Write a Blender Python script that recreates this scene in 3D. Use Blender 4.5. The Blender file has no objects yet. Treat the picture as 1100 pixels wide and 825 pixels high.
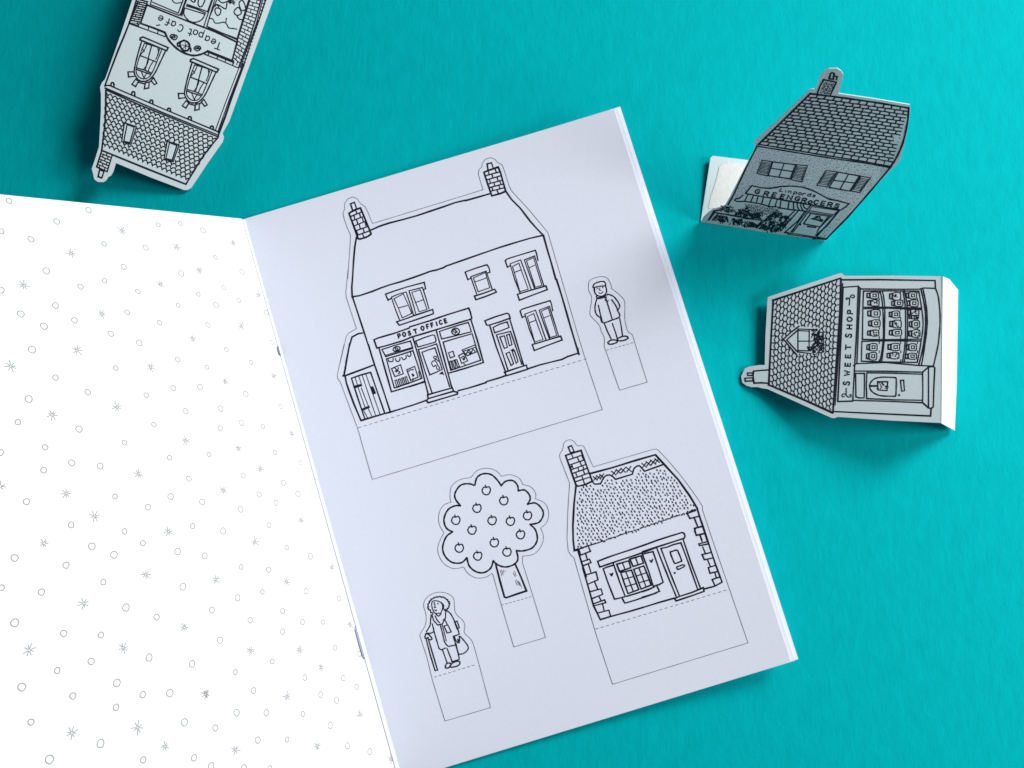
import bpy, bmesh, math, random
from mathutils import Vector, Matrix
from mathutils.geometry import tessellate_polygon
random.seed(7)
sc = bpy.context.scene
col = sc.collection
MM = 0.001

# ------------------------------------------------------------------ camera
FPX = 900.0                       # focal length in photo pixels (photo 1100 x 825)
N_c = Vector((-.01264, .09079, .99579)).normalized()     # table normal in Blender camera space (x right, y up, z back)
ex = (Vector((1, 0, 0)) - N_c * N_c.x).normalized()
ey = N_c.cross(ex)
R = Matrix((ex, ey, N_c))         # camera space -> world
CAM_H = 0.3062
ctr = R @ Vector((0, 0, -1))
CAM = Vector((-ctr.x / -ctr.z * CAM_H, -ctr.y / -ctr.z * CAM_H, CAM_H))
cd = bpy.data.cameras.new('camera')
cam = bpy.data.objects.new('camera', cd); col.objects.link(cam)
cam.matrix_world = Matrix.Translation(CAM) @ R.to_4x4()
cd.sensor_width = 36; cd.lens = 36 * FPX / 1100; cd.clip_start = .01; cd.clip_end = 20
sc.camera = cam

def ray(p):
    return (R @ Vector(((p[0] - 550) / FPX, -(p[1] - 412.5) / FPX, -1))).normalized()

class Plane:
    curved = False
    def __init__(s, P, n):
        s.P = Vector(P); s.n = Vector(n).normalized()
        if s.n.z < 0: s.n = -s.n
    def hit(s, p):
        d = ray(p); k = (s.P - CAM).dot(s.n) / d.dot(s.n)
        return CAM + d * k, s.n
def table(p, z=0.0):
    return Plane((0, 0, z), (0, 0, 1)).hit(p)[0]
def plane3(a, b, c):
    return Plane(a, (b - a).cross(c - a))

SPT = table((260, 235), .0019); SPB = table((428, 840), .0019)
sd = (SPB - SPT).normalized(); pr = Vector((-sd.y, sd.x, 0)); 
if pr.x < 0: pr = -pr             # across the right page
class Page:
    curved = True
    def h(s, q):
        u = max(0, (q - SPT).dot(pr) / .148)
        v = (q - SPT).dot(sd) / .21
        b = 0.0012 + .0090 * u ** 2.5 + .0010 * math.sin(3.1 * u + 1.2 * v) * u
        return b
    def hit(s, p):
        z = .0015; d = ray(p)
        for i in range(14):
            q = CAM + d * ((z - CAM.z) / d.z); z = s.h(q)
        e = .002
        n = Vector((-(s.h(q + Vector((e, 0, 0))) - z) / e, -(s.h(q + Vector((0, e, 0))) - z) / e, 1)).normalized()
        return q, n
PAGE = Page()

# ------------------------------------------------------------------ materials
def mat(name, c, rough=.6, spec=.3, bump=0, bscale=900, var=0, vscale=30, metal=0, stretch=None):
    m = bpy.data.materials.new(name); m.use_nodes = True; nt = m.node_tree; b = nt.nodes['Principled BSDF']
    b.inputs['Base Color'].default_value = (*c, 1); b.inputs['Roughness'].default_value = rough
    b.inputs['Specular IOR Level'].default_value = spec; b.inputs['Metallic'].default_value = metal
    tc = nt.nodes.new('ShaderNodeTexCoord'); src = tc.outputs['Object']
    if stretch:
        mp = nt.nodes.new('ShaderNodeMapping'); mp.inputs['Scale'].default_value = stretch[0]; mp.inputs['Rotation'].default_value = (0, 0, stretch[1])
        nt.links.new(src, mp.inputs['Vector']); src = mp.outputs['Vector']
    if var:
        n = nt.nodes.new('ShaderNodeTexNoise'); n.inputs['Scale'].default_value = vscale; n.inputs['Detail'].default_value = 6
        nt.links.new(src, n.inputs['Vector'])
        r = nt.nodes.new('ShaderNodeMapRange'); r.inputs['From Min'].default_value = .3; r.inputs['From Max'].default_value = .7
        r.inputs['To Min'].default_value = 1 - var; r.inputs['To Max'].default_value = 1 + var
        nt.links.new(n.outputs['Fac'], r.inputs['Value'])
        h = nt.nodes.new('ShaderNodeHueSaturation'); h.inputs['Color'].default_value = (*c, 1)
        nt.links.new(r.outputs['Result'], h.inputs['Value']); nt.links.new(h.outputs['Color'], b.inputs['Base Color'])
    if bump:
        n = nt.nodes.new('ShaderNodeTexNoise'); n.inputs['Scale'].default_value = bscale; n.inputs['Detail'].default_value = 5; n.inputs['Roughness'].default_value = .65
        nt.links.new(src, n.inputs['Vector'])
        bp = nt.nodes.new('ShaderNodeBump'); bp.inputs['Strength'].default_value = 1; bp.inputs['Distance'].default_value = bump
        nt.links.new(n.outputs['Fac'], bp.inputs['Height']); nt.links.new(bp.outputs['Normal'], b.inputs['Normal'])
    return m
M_TEAL = mat('teal_paper', (.0003, .445, .465), .75, .02, bump=.00017, bscale=480, var=.05, vscale=260, stretch=((1, .42, 1), math.radians(-24)))
M_PAPER = mat('booklet_paper', (.85, .875, .96), .55, .2, bump=.00003, bscale=1100, var=.010, vscale=700)
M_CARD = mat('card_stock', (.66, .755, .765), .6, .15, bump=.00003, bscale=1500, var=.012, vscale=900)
M_INK = mat('black_ink', (.010, .012, .025), .5, .25)
M_CUT = mat('grey_cut_line_ink', (.17, .18, .22), .6, .2)
M_STAR = mat('light_grey_ink', (.35, .30, .24), .7, .05)
M_STEEL = mat('staple_steel', (.22, .26, .40), .45, .5, metal=.3)
M_TORN = mat('torn_paper', (.80, .78, .73), .8, .1, bump=.00012, bscale=900, var=.04, vscale=500)
MATS = [M_PAPER, M_INK, M_CUT, M_STAR]
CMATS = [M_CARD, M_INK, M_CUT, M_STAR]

# ------------------------------------------------------------------ stroke language
def parse(txt, fr=(0, 0, 1)):
    x0, y0, s = fr; out = []
    for part in txt.split('/'):
        o = dict(p=[], s=False, z=False, f=False, w=None, a=None)
        for t in part.split():
            if ',' in t:
                a, b = t.split(','); o['p'].append((x0 + float(a) / s, y0 + float(b) / s))
            elif t[0] == 'w': o['w'] = float(t[1:])
            else: o[t] = True
        if o['p']: out.append(o)
    return out
def catmull(P, closed, n=5):
    out = []; L = len(P)
    if L < 3: return P
    rng = range(L if closed else L - 1)
    for i in rng:
        g = (lambda k: P[k % L]) if closed else (lambda k: P[min(max(k, 0), L - 1)])
        a, b, c, d = g(i - 1), g(i), g(i + 1), g(i + 2)
        for j in range(n):
            t = j / n
            out.append(tuple(.5 * (2 * b[k] + (c[k] - a[k]) * t + (2 * a[k] - 5 * b[k] + 4 * c[k] - d[k]) * t * t + (-a[k] + 3 * b[k] - 3 * c[k] + d[k]) * t ** 3) for k in (0, 1)))
    if not closed: out.append(P[-1])
    return out
def inside(p, poly):
    c = False; j = len(poly) - 1
    for i in range(len(poly)):
        a, b = poly[i], poly[j]
        if (a[1] > p[1]) != (b[1] > p[1]) and p[0] < (b[0] - a[0]) * (p[1] - a[1]) / (b[1] - a[1]) + a[0]: c = not c
        j = i
    return c
def lerp(a, b, t): return (a[0] + (b[0] - a[0]) * t, a[1] + (b[1] - a[1]) * t)
def bil(Q, u, v): return lerp(lerp(Q[0], Q[1], u), lerp(Q[3], Q[2], u), v)
def dist(a, b): return math.hypot(a[0] - b[0], a[1] - b[1])

def link(name, me, parent):
    o = bpy.data.objects.new(name, me); col.objects.link(o)
    if parent: o.parent = parent
    return o

INK_H = .00006
class Draw:
    """one flat printed element: an optional paper area and its ink, collected and linked as one mesh"""
    def __init__(s, name, parent, surf, fr, fill=None, level=1, mats=None, w=1.25, label=None, ws=None):
        s.ws = ws or (1.3 if mats else 1.28)
        s.name, s.parent, s.surf, s.fr, s.w = name, parent, surf, fr, w
        s.bm = bmesh.new(); s.mats = mats or MATS; s.label = label; s.k = 0
        s.lift = .000015 * level
        if fill: s.area(fill)
    def pts(s, txt): return parse(txt, s.fr)[0]['p']
    def put(s, p, off):
        q, n = s.surf.hit(p); return s.bm.verts.new(q + n * off)
    def area(s, txt, mi=0, off=None, raw=None):
        o = dict(p=raw, s=False) if raw else parse(txt, s.fr)[0]
        P = catmull(o['p'], True) if o['s'] else o['p']
        b = bmesh.new()
        vs = [b.verts.new((x, y, 0)) for x, y in P]
        for tri in tessellate_polygon([[Vector((x, y, 0)) for x, y in P]]):
            try: b.faces.new([vs[i] for i in tri])
            except ValueError: pass
        if s.surf.curved:
            xs = [p[0] for p in P]; ys = [p[1] for p in P]
            for ax, lo, hi in ((0, min(xs), max(xs)), (1, min(ys), max(ys))):
                v = math.ceil(lo / 11) * 11
                while v < hi:
                    co = [0, 0, 0]; no = [0, 0, 0]; co[ax] = v + .013; no[ax] = 1
                    bmesh.ops.bisect_plane(b, geom=b.verts[:] + b.edges[:] + b.faces[:], plane_co=co, plane_no=no); v += 11
        mp = {v: s.put((v.co.x, v.co.y), s.lift if off is None else off) for v in b.verts}
        for f in b.faces:
            nf = s.bm.faces.new([mp[v] for v in f.verts]); nf.material_index = mi
        b.free()
    def line(s, P, w=None, closed=False, mi=1):
        w = (w or s.w) * (s.ws if mi == 1 else 1.1); h = w / 2
        if len(P) < 2: return
        if s.surf.curved:
            Q = []
            for i in range(len(P) - (0 if closed else 1)):
                a, b = P[i], P[(i + 1) % len(P)]; n = max(1, int(dist(a, b) / 9))
                Q += [lerp(a, b, j / n) for j in range(n)]
            if not closed: Q.append(P[-1])
            P = Q
        Q = [P[0]]
        for p in P[1:]:
            if dist(p, Q[-1]) > .02: Q.append(p)
        if closed and dist(Q[0], Q[-1]) < .02: Q.pop()
        P = Q; L = len(P)
        if L < 2: return
        def d(a, b):
            m = dist(a, b) or 1; return ((b[0] - a[0]) / m, (b[1] - a[1]) / m)
        rows = []; s.k += 1; ph = random.uniform(0, 6)
        off = INK_H + (s.k % 7) * .0000012
        for i in range(L):
            if closed: d0, d1 = d(P[i - 1], P[i]), d(P[i], P[(i + 1) % L])
            else:
                d0 = d(P[i - 1], P[i]) if i else None; d1 = d(P[i], P[i + 1]) if i < L - 1 else None
                d0 = d0 or d1; d1 = d1 or d0
            t = (d0[0] + d1[0], d0[1] + d1[1]); m = math.hypot(*t)
            if m < .25: t = d1; m = 1
            t = (t[0] / m, t[1] / m); n = (-t[1], t[0])
            c = max(.55, n[0] * -d1[1] + n[1] * d1[0])
            hw = h / c * (1 + .12 * math.sin(ph + i * 1.7))
            x, y = P[i]
            if not closed and i == 0: x -= t[0] * h * .6; y -= t[1] * h * .6
            if not closed and i == L - 1: x += t[0] * h * .6; y += t[1] * h * .6
            rows.append((s.put((x + n[0] * hw, y + n[1] * hw), off), s.put((x - n[0] * hw, y - n[1] * hw), off)))
        for i in range(L if closed else L - 1):
            a, b = rows[i], rows[(i + 1) % L]
            try: s.bm.faces.new((a[0], a[1], b[1], b[0])).material_index = mi
            except ValueError: pass
    def ink(s, txt, w=None, mi=1, fr=None, dx=0, dy=0):
        for o in parse(txt, fr or s.fr):
            P = [(x + dx / (fr or s.fr)[2], y + dy / (fr or s.fr)[2]) for x, y in o['p']]
            if o['s']: P = catmull(P, o['z'] or o['f'])
            if o['f']: s.area(None, mi, INK_H + .000009, raw=P)
            else: s.line(P, o['w'] or w, o['z'], mi)
        return s
    def circ(s, c, rx, ry=None, w=None, mi=1, rot=0, n=12, fr=None, fill=False):
        fr = fr or s.fr; x, y = fr[0] + c[0] / fr[2], fr[1] + c[1] / fr[2]; rx /= fr[2]; ry = (ry / fr[2]) if ry else rx
        P = []
        for i in range(n):
            a = 6.2832 * i / n; u, v = rx * math.cos(a), ry * math.sin(a)
            P.append((x + u * math.cos(rot) - v * math.sin(rot), y + u * math.sin(rot) + v * math.cos(rot)))
        if fill: s.area(None, mi, INK_H + .000009, raw=P)
        else: s.line(P, w, True, mi)
        return s
    def tiles(s, quad, rows, tlen, amp=.3, ticks=True, w=.8, skip=(), round_=False, edge=False, jit=.12):
        """courses run along the quad's first edge; tlen in photo pixels"""
        Q = s.pts(quad); sk = [s.pts(k) for k in skip]
        ok = lambda p: not any(inside(p, k) for k in sk)
        for r in range(rows + 1):
            v = r / rows; a, b = bil(Q, 0, v), bil(Q, 1, v); Ln = dist(a, b); n = max(2, round(Ln / tlen))
            if 0 < r < rows or edge:
                st = 8 if round_ else 4; run = []
                hgt = dist(bil(Q, .5, 0), bil(Q, .5, 1)) / rows
                for i in range(n * st + 1):
                    u = (i / st + (.5 if r % 2 else 0)) / n - (.5 / n if r % 2 else 0)
                    ph = (i % st) / st
                    k = abs(math.sin(math.pi * ((i / st + (.5 if r % 2 else 0)))))
                    dv = -amp * (k ** .7 if round_ else (k - .5)) / hgt / rows
                    p = bil(Q, min(max(u, 0), 1), v + dv)
                    p = (p[0] + random.uniform(-jit, jit), p[1] + random.uniform(-jit, jit))
                    if ok(p): run.append(p)
                    else:
                        s.line(run, w); run = []
                s.line(run, w)
            if ticks and r < rows:
                for i in range(n + 1):
                    u = (i + (.5 if r % 2 else 0)) / n + random.uniform(-.1, .1) / n
                    if .01 < u < .99:
                        p, q = bil(Q, u, v + .06 / rows), bil(Q, u, v + 1 / rows)
                        if ok(p) and ok(q): s.line([p, q], w)
        return s
    def bricks(s, quad, rows, w=1.0):
        Q = s.pts(quad); s.line(Q, w * 1.25, True)
        for r in range(rows):
            if r: s.line([bil(Q, 0, r / rows), bil(Q, 1, r / rows + random.uniform(-.01, .01))], w)
            for u in ((.3, .78) if r % 2 else (.52,)):
                u += random.uniform(-.06, .06)
                s.line([bil(Q, u, r / rows), bil(Q, u + .01, (r + 1) / rows)], w)
        return s
    def scrib(s, poly, n, w=.7, size=1.2, circles=.4):
        w = w * .72
        Pl = s.pts(poly); xs = [p[0] for p in Pl]; ys = [p[1] for p in Pl]; c = 0
        for _ in range(n * 20):
            if c >= n: break
            p = (random.uniform(min(xs), max(xs)), random.uniform(min(ys), max(ys)))
            if not inside(p, Pl): continue
            c += 1
            if random.random() < circles: s.circ(p, size * .8, size * .6, w, fr=(0, 0, 1), n=7, rot=random.random() * 3)
            else:
                a = random.random() * 6.28; P = [p]
                for k in range(3):
                    a += random.uniform(-1.5, 1.5); P.append((P[-1][0] + size * math.cos(a), P[-1][1] + size * math.sin(a)))
                s.line(P, w)
        return s
    def ticks(s, poly, step, ln, ang, w=.6, skip=(), jit=.35, slant=0):
        Pl = s.pts(poly); sk = [s.pts(k) for k in skip]
        xs = [p[0] for p in Pl]; ys = [p[1] for p in Pl]; y = min(ys); r = 0
        while y < max(ys):
            x = min(xs) + (step / 2 if r % 2 else 0)
            while x < max(xs):
                p = (x + random.uniform(-jit, jit) * step, y + random.uniform(-jit, jit) * step)
                if inside(p, Pl) and not any(inside(p, k) for k in sk):
                    a = ang + random.uniform(-.25, .25); l = ln * random.uniform(.6, 1.2)
                    s.line([p, (p[0] + l * math.cos(a), p[1] + l * math.sin(a))], w)
                x += step
            y += step * .8; r += 1
        return s
    def glyph(s, ch, c, e1, e2, w=.9):
        """e1 = the glyph's right, e2 = its up, in photo pixels for a whole box; c = its centre"""
        for o in parse(GLYPH[ch]):
            P = [(c[0] + e1[0] * (x / 10 - .5) + e2[0] * (y / 10 - .5), c[1] + e1[1] * (x / 10 - .5) + e2[1] * (y / 10 - .5)) for x, y in o['p']]
            if o['s']: P = catmull(P, o['z'])
            s.line(P, w, o['z'])
    def word(s, chars, pts, size, ang, w=.9, asp=.8, lean=0, fr=None):
        fr = fr or s.fr; a = math.radians(ang)
        e1 = (size * asp * math.cos(a), size * asp * math.sin(a)); e2 = (size * math.sin(a) + lean * size, -size * math.cos(a))
        for ch, (x, y) in zip(chars, pts): s.glyph(ch, (fr[0] + x / fr[2], fr[1] + y / fr[2]), e1, e2, w)
        return s
    def done(s):
        me = bpy.data.meshes.new(s.name); s.bm.to_mesh(me); s.bm.free()
        for m in s.mats: me.materials.append(m)
        o = link(s.name, me, s.parent)
        if s.label: o['label'] = s.label
        return o

GLYPH = {
 'P': '1,0 1,10 / s 1,10 7,10 8,7.5 7,5 1,5', 'O': 's z 5,10 9,8 9.3,4 5,0 1,3 1,7.5', 'S': 's 8,8.5 5,10 2,8.5 2.5,6 6,5 8,3 6.5,.4 2,.6 1,2',
 'T': '0,10 10,10 / 5,10 5,0', 'F': '1.5,0 1.5,10 8,10 / 1.5,5 6.5,5', 'I': '5,0 5,10', 'C': 's 8.5,8.5 5,10 1.5,7.5 1.2,3 4.5,0 8.5,1.5',
 'E': '8,10 1.5,10 1.5,0 8,0 / 1.5,5 7,5', 'W': '0,10 2.5,0 5,7 7.5,0 10,10', 'H': '1,0 1,10 / 9,0 9,10 / 1,5 9,5',
 'G': 's 8.5,8.5 5,10 1.5,7.5 1.2,3 4.5,0 8.5,1 / 8.5,1 8.5,4.5 5,4.5', 'R': '1,0 1,10 / s 1,10 7.5,10 8,7.5 7,5.2 1,5 / 3.5,5 9,0', 'N': '1,0 1,10 9,0 9,10',
 'o': 's z 5,7 8.5,5 8,1 5,0 1.5,1.5 1.5,5', 'L': 's 4,10 3,5 1,.5 4,0 9,1', 'i': '5,6 5,0', 'n': '1,6.5 1,0 / s 1,5 4,7 7,6 7.5,0', 'p': '1.5,7 1.5,-4 / s 1.5,5.5 5,7 8.5,5 8,1 5,0 1.5,1.5',
 'r': '2,7 2,0 / s 2,4.5 4.5,7 7.5,6.5', 'd': '8,11 8,0 / s 8,5.5 5,7 1.5,5 2,1 5,0 8,1.5', 's': 's 7.5,6 4.5,7 2.5,5.3 6.5,2.8 5.5,0 1.5,.8', 'e': 's 1.5,3.8 8.5,3.8 7.5,6.3 5,7 1.5,5 1.5,1.7 5,0 8.5,1.5',
 'a': 's 8,5.5 5,7 1.5,5 2,1 5,0 8,1.5 / 8,7 8,0', 't': 's 4,10 4,1.5 5.5,0 8,.7 / 1,7 8,7', 'f': 's 8.5,9.5 6,10.5 4,9 4,0 / 1,6 7.5,6', 'C2': 's 9,9 5,10.5 1.5,7.5 1.2,3 4.5,0 9,1.2',
 'T2': '0,10 10,10 / 5,10 5,0', 'y': '1,7 4.5,1 / 8.5,7 4,-3 1,-4',
}

def sheet(name, parent, surf, P, thick, mats, step=None, label=None, top=0):
    """a sheet of paper or card with real thickness, its outline given on its surface"""
    b = bmesh.new(); vs = [b.verts.new((x, y, 0)) for x, y in P]
    for tri in tessellate_polygon([[Vector((x, y, 0)) for x, y in P]]):
        try: b.faces.new([vs[i] for i in tri])
        except ValueError: pass
    if step:
        xs = [p[0] for p in P]; ys = [p[1] for p in P]
        for ax, lo, hi in ((0, min(xs), max(xs)), (1, min(ys), max(ys))):
            v = math.ceil(lo / step) * step
            while v < hi:
                co = [0, 0, 0]; no = [0, 0, 0]; co[ax] = v; no[ax] = 1
                bmesh.ops.bisect_plane(b, geom=b.verts[:] + b.edges[:] + b.faces[:], plane_co=co, plane_no=no); v += step
    bmesh.ops.recalc_face_normals(b, faces=b.faces[:])
    o = bmesh.new(); T = {}; B = {}
    for v in b.verts:
        q, n = surf.hit((v.co.x, v.co.y)); T[v] = o.verts.new(q + n * top); B[v] = o.verts.new(q + n * (top - thick))
    for f in b.faces:
        o.faces.new([T[v] for v in f.verts]); o.faces.new([B[v] for v in reversed(f.verts)])
    for e in b.edges:
        if len(e.link_faces) == 1:
            a, c = e.verts; o.faces.new((T[a], T[c], B[c], B[a]))
    bmesh.ops.recalc_face_normals(o, faces=o.faces[:])
    me = bpy.data.meshes.new(name); o.to_mesh(me); o.free(); b.free()
    for m in mats: me.materials.append(m)
    ob = link(name, me, parent)
    if label: ob['label'] = label
    return ob

def empty(name, loc, label, cat, group=None):
    o = bpy.data.objects.new(name, None); col.objects.link(o)
    o.empty_display_size = .01
    o['label'] = label; o['category'] = cat
    if group: o['group'] = group
    return o

# ------------------------------------------------------------------ tabletop
bm = bmesh.new(); bmesh.ops.create_grid(bm, x_segments=8, y_segments=8, size=1.2)
me = bpy.data.meshes.new('tabletop'); bm.to_mesh(me); bm.free(); me.materials.append(M_TEAL)
tt = link('tabletop', me, None); tt['kind'] = 'structure'

# ------------------------------------------------------------------ booklet
BK = empty('booklet', SPT, 'open white paper booklet with cut-out drawings on its page and a starry raised cover', 'booklet')
# lifted inside cover, standing up from the spine at 56 degrees
TH = math.radians(56.5)
up = (-pr * math.cos(TH) + Vector((0, 0, 1)) * math.sin(TH))
SP0 = Vector((SPT.x, SPT.y, .0019))
class Cover(Plane):
    def at(s, a, t): return SP0 + up * a + sd * t
CV = Cover(SP0, sd.cross(up))
if CV.n.dot(pr) < 0: CV.n = -CV.n
def cover_px(a, t):                                          # project a cover point back to the photo frame
    q = R.transposed() @ (CV.at(a, t) - CAM); return (550 + FPX * q.x / -q.z, 412.5 - FPX * q.y / -q.z)
def build_cover():
    o = bmesh.new(); nx, W_, H_ = 10, .148, .2085
    n = CV.n; rows = []
    for k, off in ((0, 0), (1, -.00035)):
        for (a, t) in ((0, 0), (W_, 0), (W_, H_), (0, H_)): rows.append(o.verts.new(CV.at(a, t) + n * off))
    o.faces.new(rows[:4]); o.faces.new(rows[4:][::-1])
    for i in range(4): o.faces.new((rows[i], rows[(i + 1) % 4], rows[4 + (i + 1) % 4], rows[4 + i]))
    bmesh.ops.recalc_face_normals(o, faces=o.faces[:])
    def rib(P, w, closed, off):
        L = len(P); R_ = []
        for i in range(L):
            a = P[i - 1] if (closed or i) else P[i]; b = P[(i + 1) % L] if (closed or i < L - 1) else P[i]
            dx, dy = b[0] - a[0], b[1] - a[1]; m = math.hypot(dx, dy) or 1
            nx_, ny_ = -dy / m * w / 2, dx / m * w / 2
            R_.append([o.verts.new(CV.at(P[i][0] + sg * nx_, P[i][1] + sg * ny_) + n * off) for sg in (1, -1)])
        for i in range(L if closed else L - 1):
            a, b = R_[i], R_[(i + 1) % L]; o.faces.new((a[0], a[1], b[1], b[0])).material_index = 1
    def local(px):
        q, _ = CV.hit(px); v = q - SP0; return (v.dot(up), v.dot(sd))
    def ring(c):
        r = .00080 * random.uniform(.85, 1.2); ph = random.random() * 3
        P = [(c[0] + r * (1 + .10 * math.sin(2 * t + ph)) * math.cos(t), c[1] + r * 1.08 * (1 + .08 * math.cos(3 * t + ph)) * math.sin(t)) for t in [6.2832 * i / 14 for i in range(14)]]
        rib(P, .00027, True, .00004)
    def star(c):
        a0 = random.random() * 3; k = 0; R0 = .00155 * random.uniform(.85, 1.15)
        for i in range(8):
            a = a0 + i * math.pi / 4 + random.uniform(-.17, .17); r = R0 * random.uniform(.72, 1.15)
            rib([(c[0] + .00022 * math.cos(a), c[1] + .00022 * math.sin(a)), (c[0] + r * math.cos(a), c[1] + r * math.sin(a))], .00023, False, .00004 + i * 2e-6)
    S = []
    for fr, cs, ss in PATTERN:
        for kind, txt in ((0, cs), (1, ss)):
            for t in txt.split():
                u, v = map(float, t.split(',')); S.append((kind, local((fr[0] + u / fr[2], fr[1] + v / fr[2]))))
    for kind, c in S:
        if 0 < c[0] < .147 and 0 < c[1] < .207: (ring if kind == 0 else star)(c)
    have = [c for _, c in S]; tries = 0                      # the part of the cover beyond the frame goes on the same way
    while tries < 3000:
        tries += 1; c = (random.uniform(.004, .145), random.uniform(.003, .206)); p = cover_px(*c)
        if -8 < p[0] and p[1] < 833: continue
        if min(math.hypot(c[0] - h[0], c[1] - h[1]) for h in have) < .0062: continue
        have.append(c); (ring if random.random() < .74 else star)(c)
    me = bpy.data.meshes.new('left_page'); o.to_mesh(me); o.free()
    me.materials.append(M_PAPER); me.materials.append(M_STAR)
    ob = link('left_page', me, BK); ob['label'] = 'raised white page patterned with small grey stars and rings'
PATTERN = [
 ((0, 200, 4.125), '40,65 392,106 251,156 701,171 799,166 6,200 137,235 461,256 645,272 548,358 803,387 205,375 463,419 357,445 611,466 3,460 246,529 789,528 92,566 564,559 330,594 195,620 707,605 491,654 617,694 142,724 787,768 513,806',
  '540,197 315,297 783,270 107,440 711,434 452,566 341,727 48,797 668,802'),
 ((150, 200, 4.125), '281,196 336,316 454,379 373,450 260,479 338,527 439,506 303,615 561,560 585,692 384,723 493,781 298,802', '414,251 265,372 527,484 451,620 235,677'),
 ((0, 400, 4.125), '246,23 389,88 127,118 648,101 768,70 79,221 350,251 682,232 822,172 200,332 551,311 0,354 318,401 193,433 444,415 751,378 510,550 117,573 756,550 655,597 315,676 551,705 407,771 633,757 787,794 505,808 65,822',
  '231,188 519,154 293,536 612,450 419,637 746,706 195,757 0,505 822,302'),
 ((200, 400, 4.125), '61,65 264,96 152,161 417,151 245,223 151,247 340,239 101,364 394,355 506,401 252,457 12,471 431,490 323,541 495,539 398,578 71,574 241,607 28,681 164,703 367,677 446,776 550,815 82,813',
  '173,41 388,16 467,271 230,337 328,427 164,522 508,656 304,753'),
 ((0, 600, 3.667), '260,26 407,93 163,132 720,111 496,193 617,231 58,253 5,115 251,295 397,301 587,390 359,405 756,415 225,441 460,490 86,506 562,536 669,530 287,541 457,586 122,644 726,645 396,729 564,793 195,791 764,785',
  '574,64 330,177 726,271 114,361 485,352 810,535 283,687 542,666 650,740'),
 ((200, 600, 3.667), '216,33 325,44 300,131 472,129 202,155 602,157 101,203 380,207 252,243 458,250 539,250 380,288 133,321 586,351 682,376 339,405 193,447 467,469 619,471 672,506 529,536 265,520 592,558 199,607 316,607 460,612 115,667 567,657 282,715 397,713 635,738 723,760 98,818 228,824 329,827',
  '117,83 394,91 574,35 645,260 252,363 447,360 531,429 76,533 397,544 685,614 194,753 516,739 806,790'),
]
build_cover()
# right page and the sheets fanned out under it
sheet('right_page', BK, PAGE, [(262, 235.3), (659.5, 117.2), (849.5, 711.0), (431, 839)], .00012, MATS, step=11)
class Under(Page):
    def __init__(s, dz, slope): s.dz, s.sl = dz, slope
    def h(s, q):
        u = (q - SPT).dot(pr) / .148
        return Page.h(s, q) - s.dz - max(0, u - .955) * s.sl
sheet('lower_page', BK, Under(.0004, .018), [(260.3, 238.0), (663.2, 115.4), (853.8, 709.6), (428.6, 837)], .00012, MATS, step=11)
sheet('lower_page', BK, Under(.0009, .026), [(272, 239.5), (666.2, 114.4), (857.6, 708.0), (440, 834)], .00012, MATS, step=11)
# back cover resting on the table
class Flat(Plane): pass
sheet('back_cover', BK, Plane((0, 0, .0003), (0, 0, 1)), [(259.3, 237.5), (662, 119), (851, 706), (427.4, 838)], .00025, MATS, step=60)
# narrow stub of the facing leaf along the gutter, bright because it faces the window
q0, q1 = table((260.6, 235.4), .0020), table((428.6, 839), .0020)
r0, r1 = table((263.0, 236.2), .00135), table((432.8, 838.6), .00135)
bm = bmesh.new()
vs = [bm.verts.new(v) for v in (q0, r0, r1, q1)]
ws = [bm.verts.new(v.co - Vector((.0001, 0, .00012))) for v in vs]
bm.faces.new(vs); bm.faces.new(ws[::-1])
for i in range(4): bm.faces.new((vs[i], vs[(i + 1) % 4], ws[(i + 1) % 4], ws[i]))
bmesh.ops.recalc_face_normals(bm, faces=bm.faces[:])
me = bpy.data.meshes.new('gutter_stub'); bm.to_mesh(me); bm.free(); me.materials.append(M_PAPER); link('gutter_stub', me, BK)
# two wire staples in the fold
def wire(name, pts, r, parent, m):
    bm = bmesh.new(); prev = None; n = 8
    for i, p in enumerate(pts):
        t = ((pts[min(i + 1, len(pts) - 1)] - pts[max(i - 1, 0)])).normalized()
        a = t.cross(Vector((0, 0, 1)) if abs(t.z) < .9 else Vector((1, 0, 0))).normalized(); b = t.cross(a)
        rg = [bm.verts.new(p + (a * math.cos(6.2832 * k / n) + b * math.sin(6.2832 * k / n)) * r) for k in range(n)]
        if prev:
            for k in range(n): bm.faces.new((prev[k], prev[(k + 1) % n], rg[(k + 1) % n], rg[k]))
        else: bm.faces.new(rg)
        prev = rg
    bm.faces.new(prev[::-1]); bmesh.ops.recalc_face_normals(bm, faces=bm.faces[:])
    me = bpy.data.meshes.new(name); bm.to_mesh(me); bm.free(); me.materials.append(m); return link(name, me, parent)
for a, b in (((298.4, 372.5), (300.8, 381)), ((380.6, 674), (390.2, 708))):
    A, B = table(a, .0025), table(b, .0025)
    wire('staple', [A - Vector((0, 0, .0022)), A - Vector((0, 0, .0004)), A.lerp(B, .08), A.lerp(B, .5) + Vector((0, 0, .0001)), A.lerp(B, .92), B - Vector((0, 0, .0004)), B - Vector((0, 0, .0022))], .00028, BK, M_STEEL)

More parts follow.
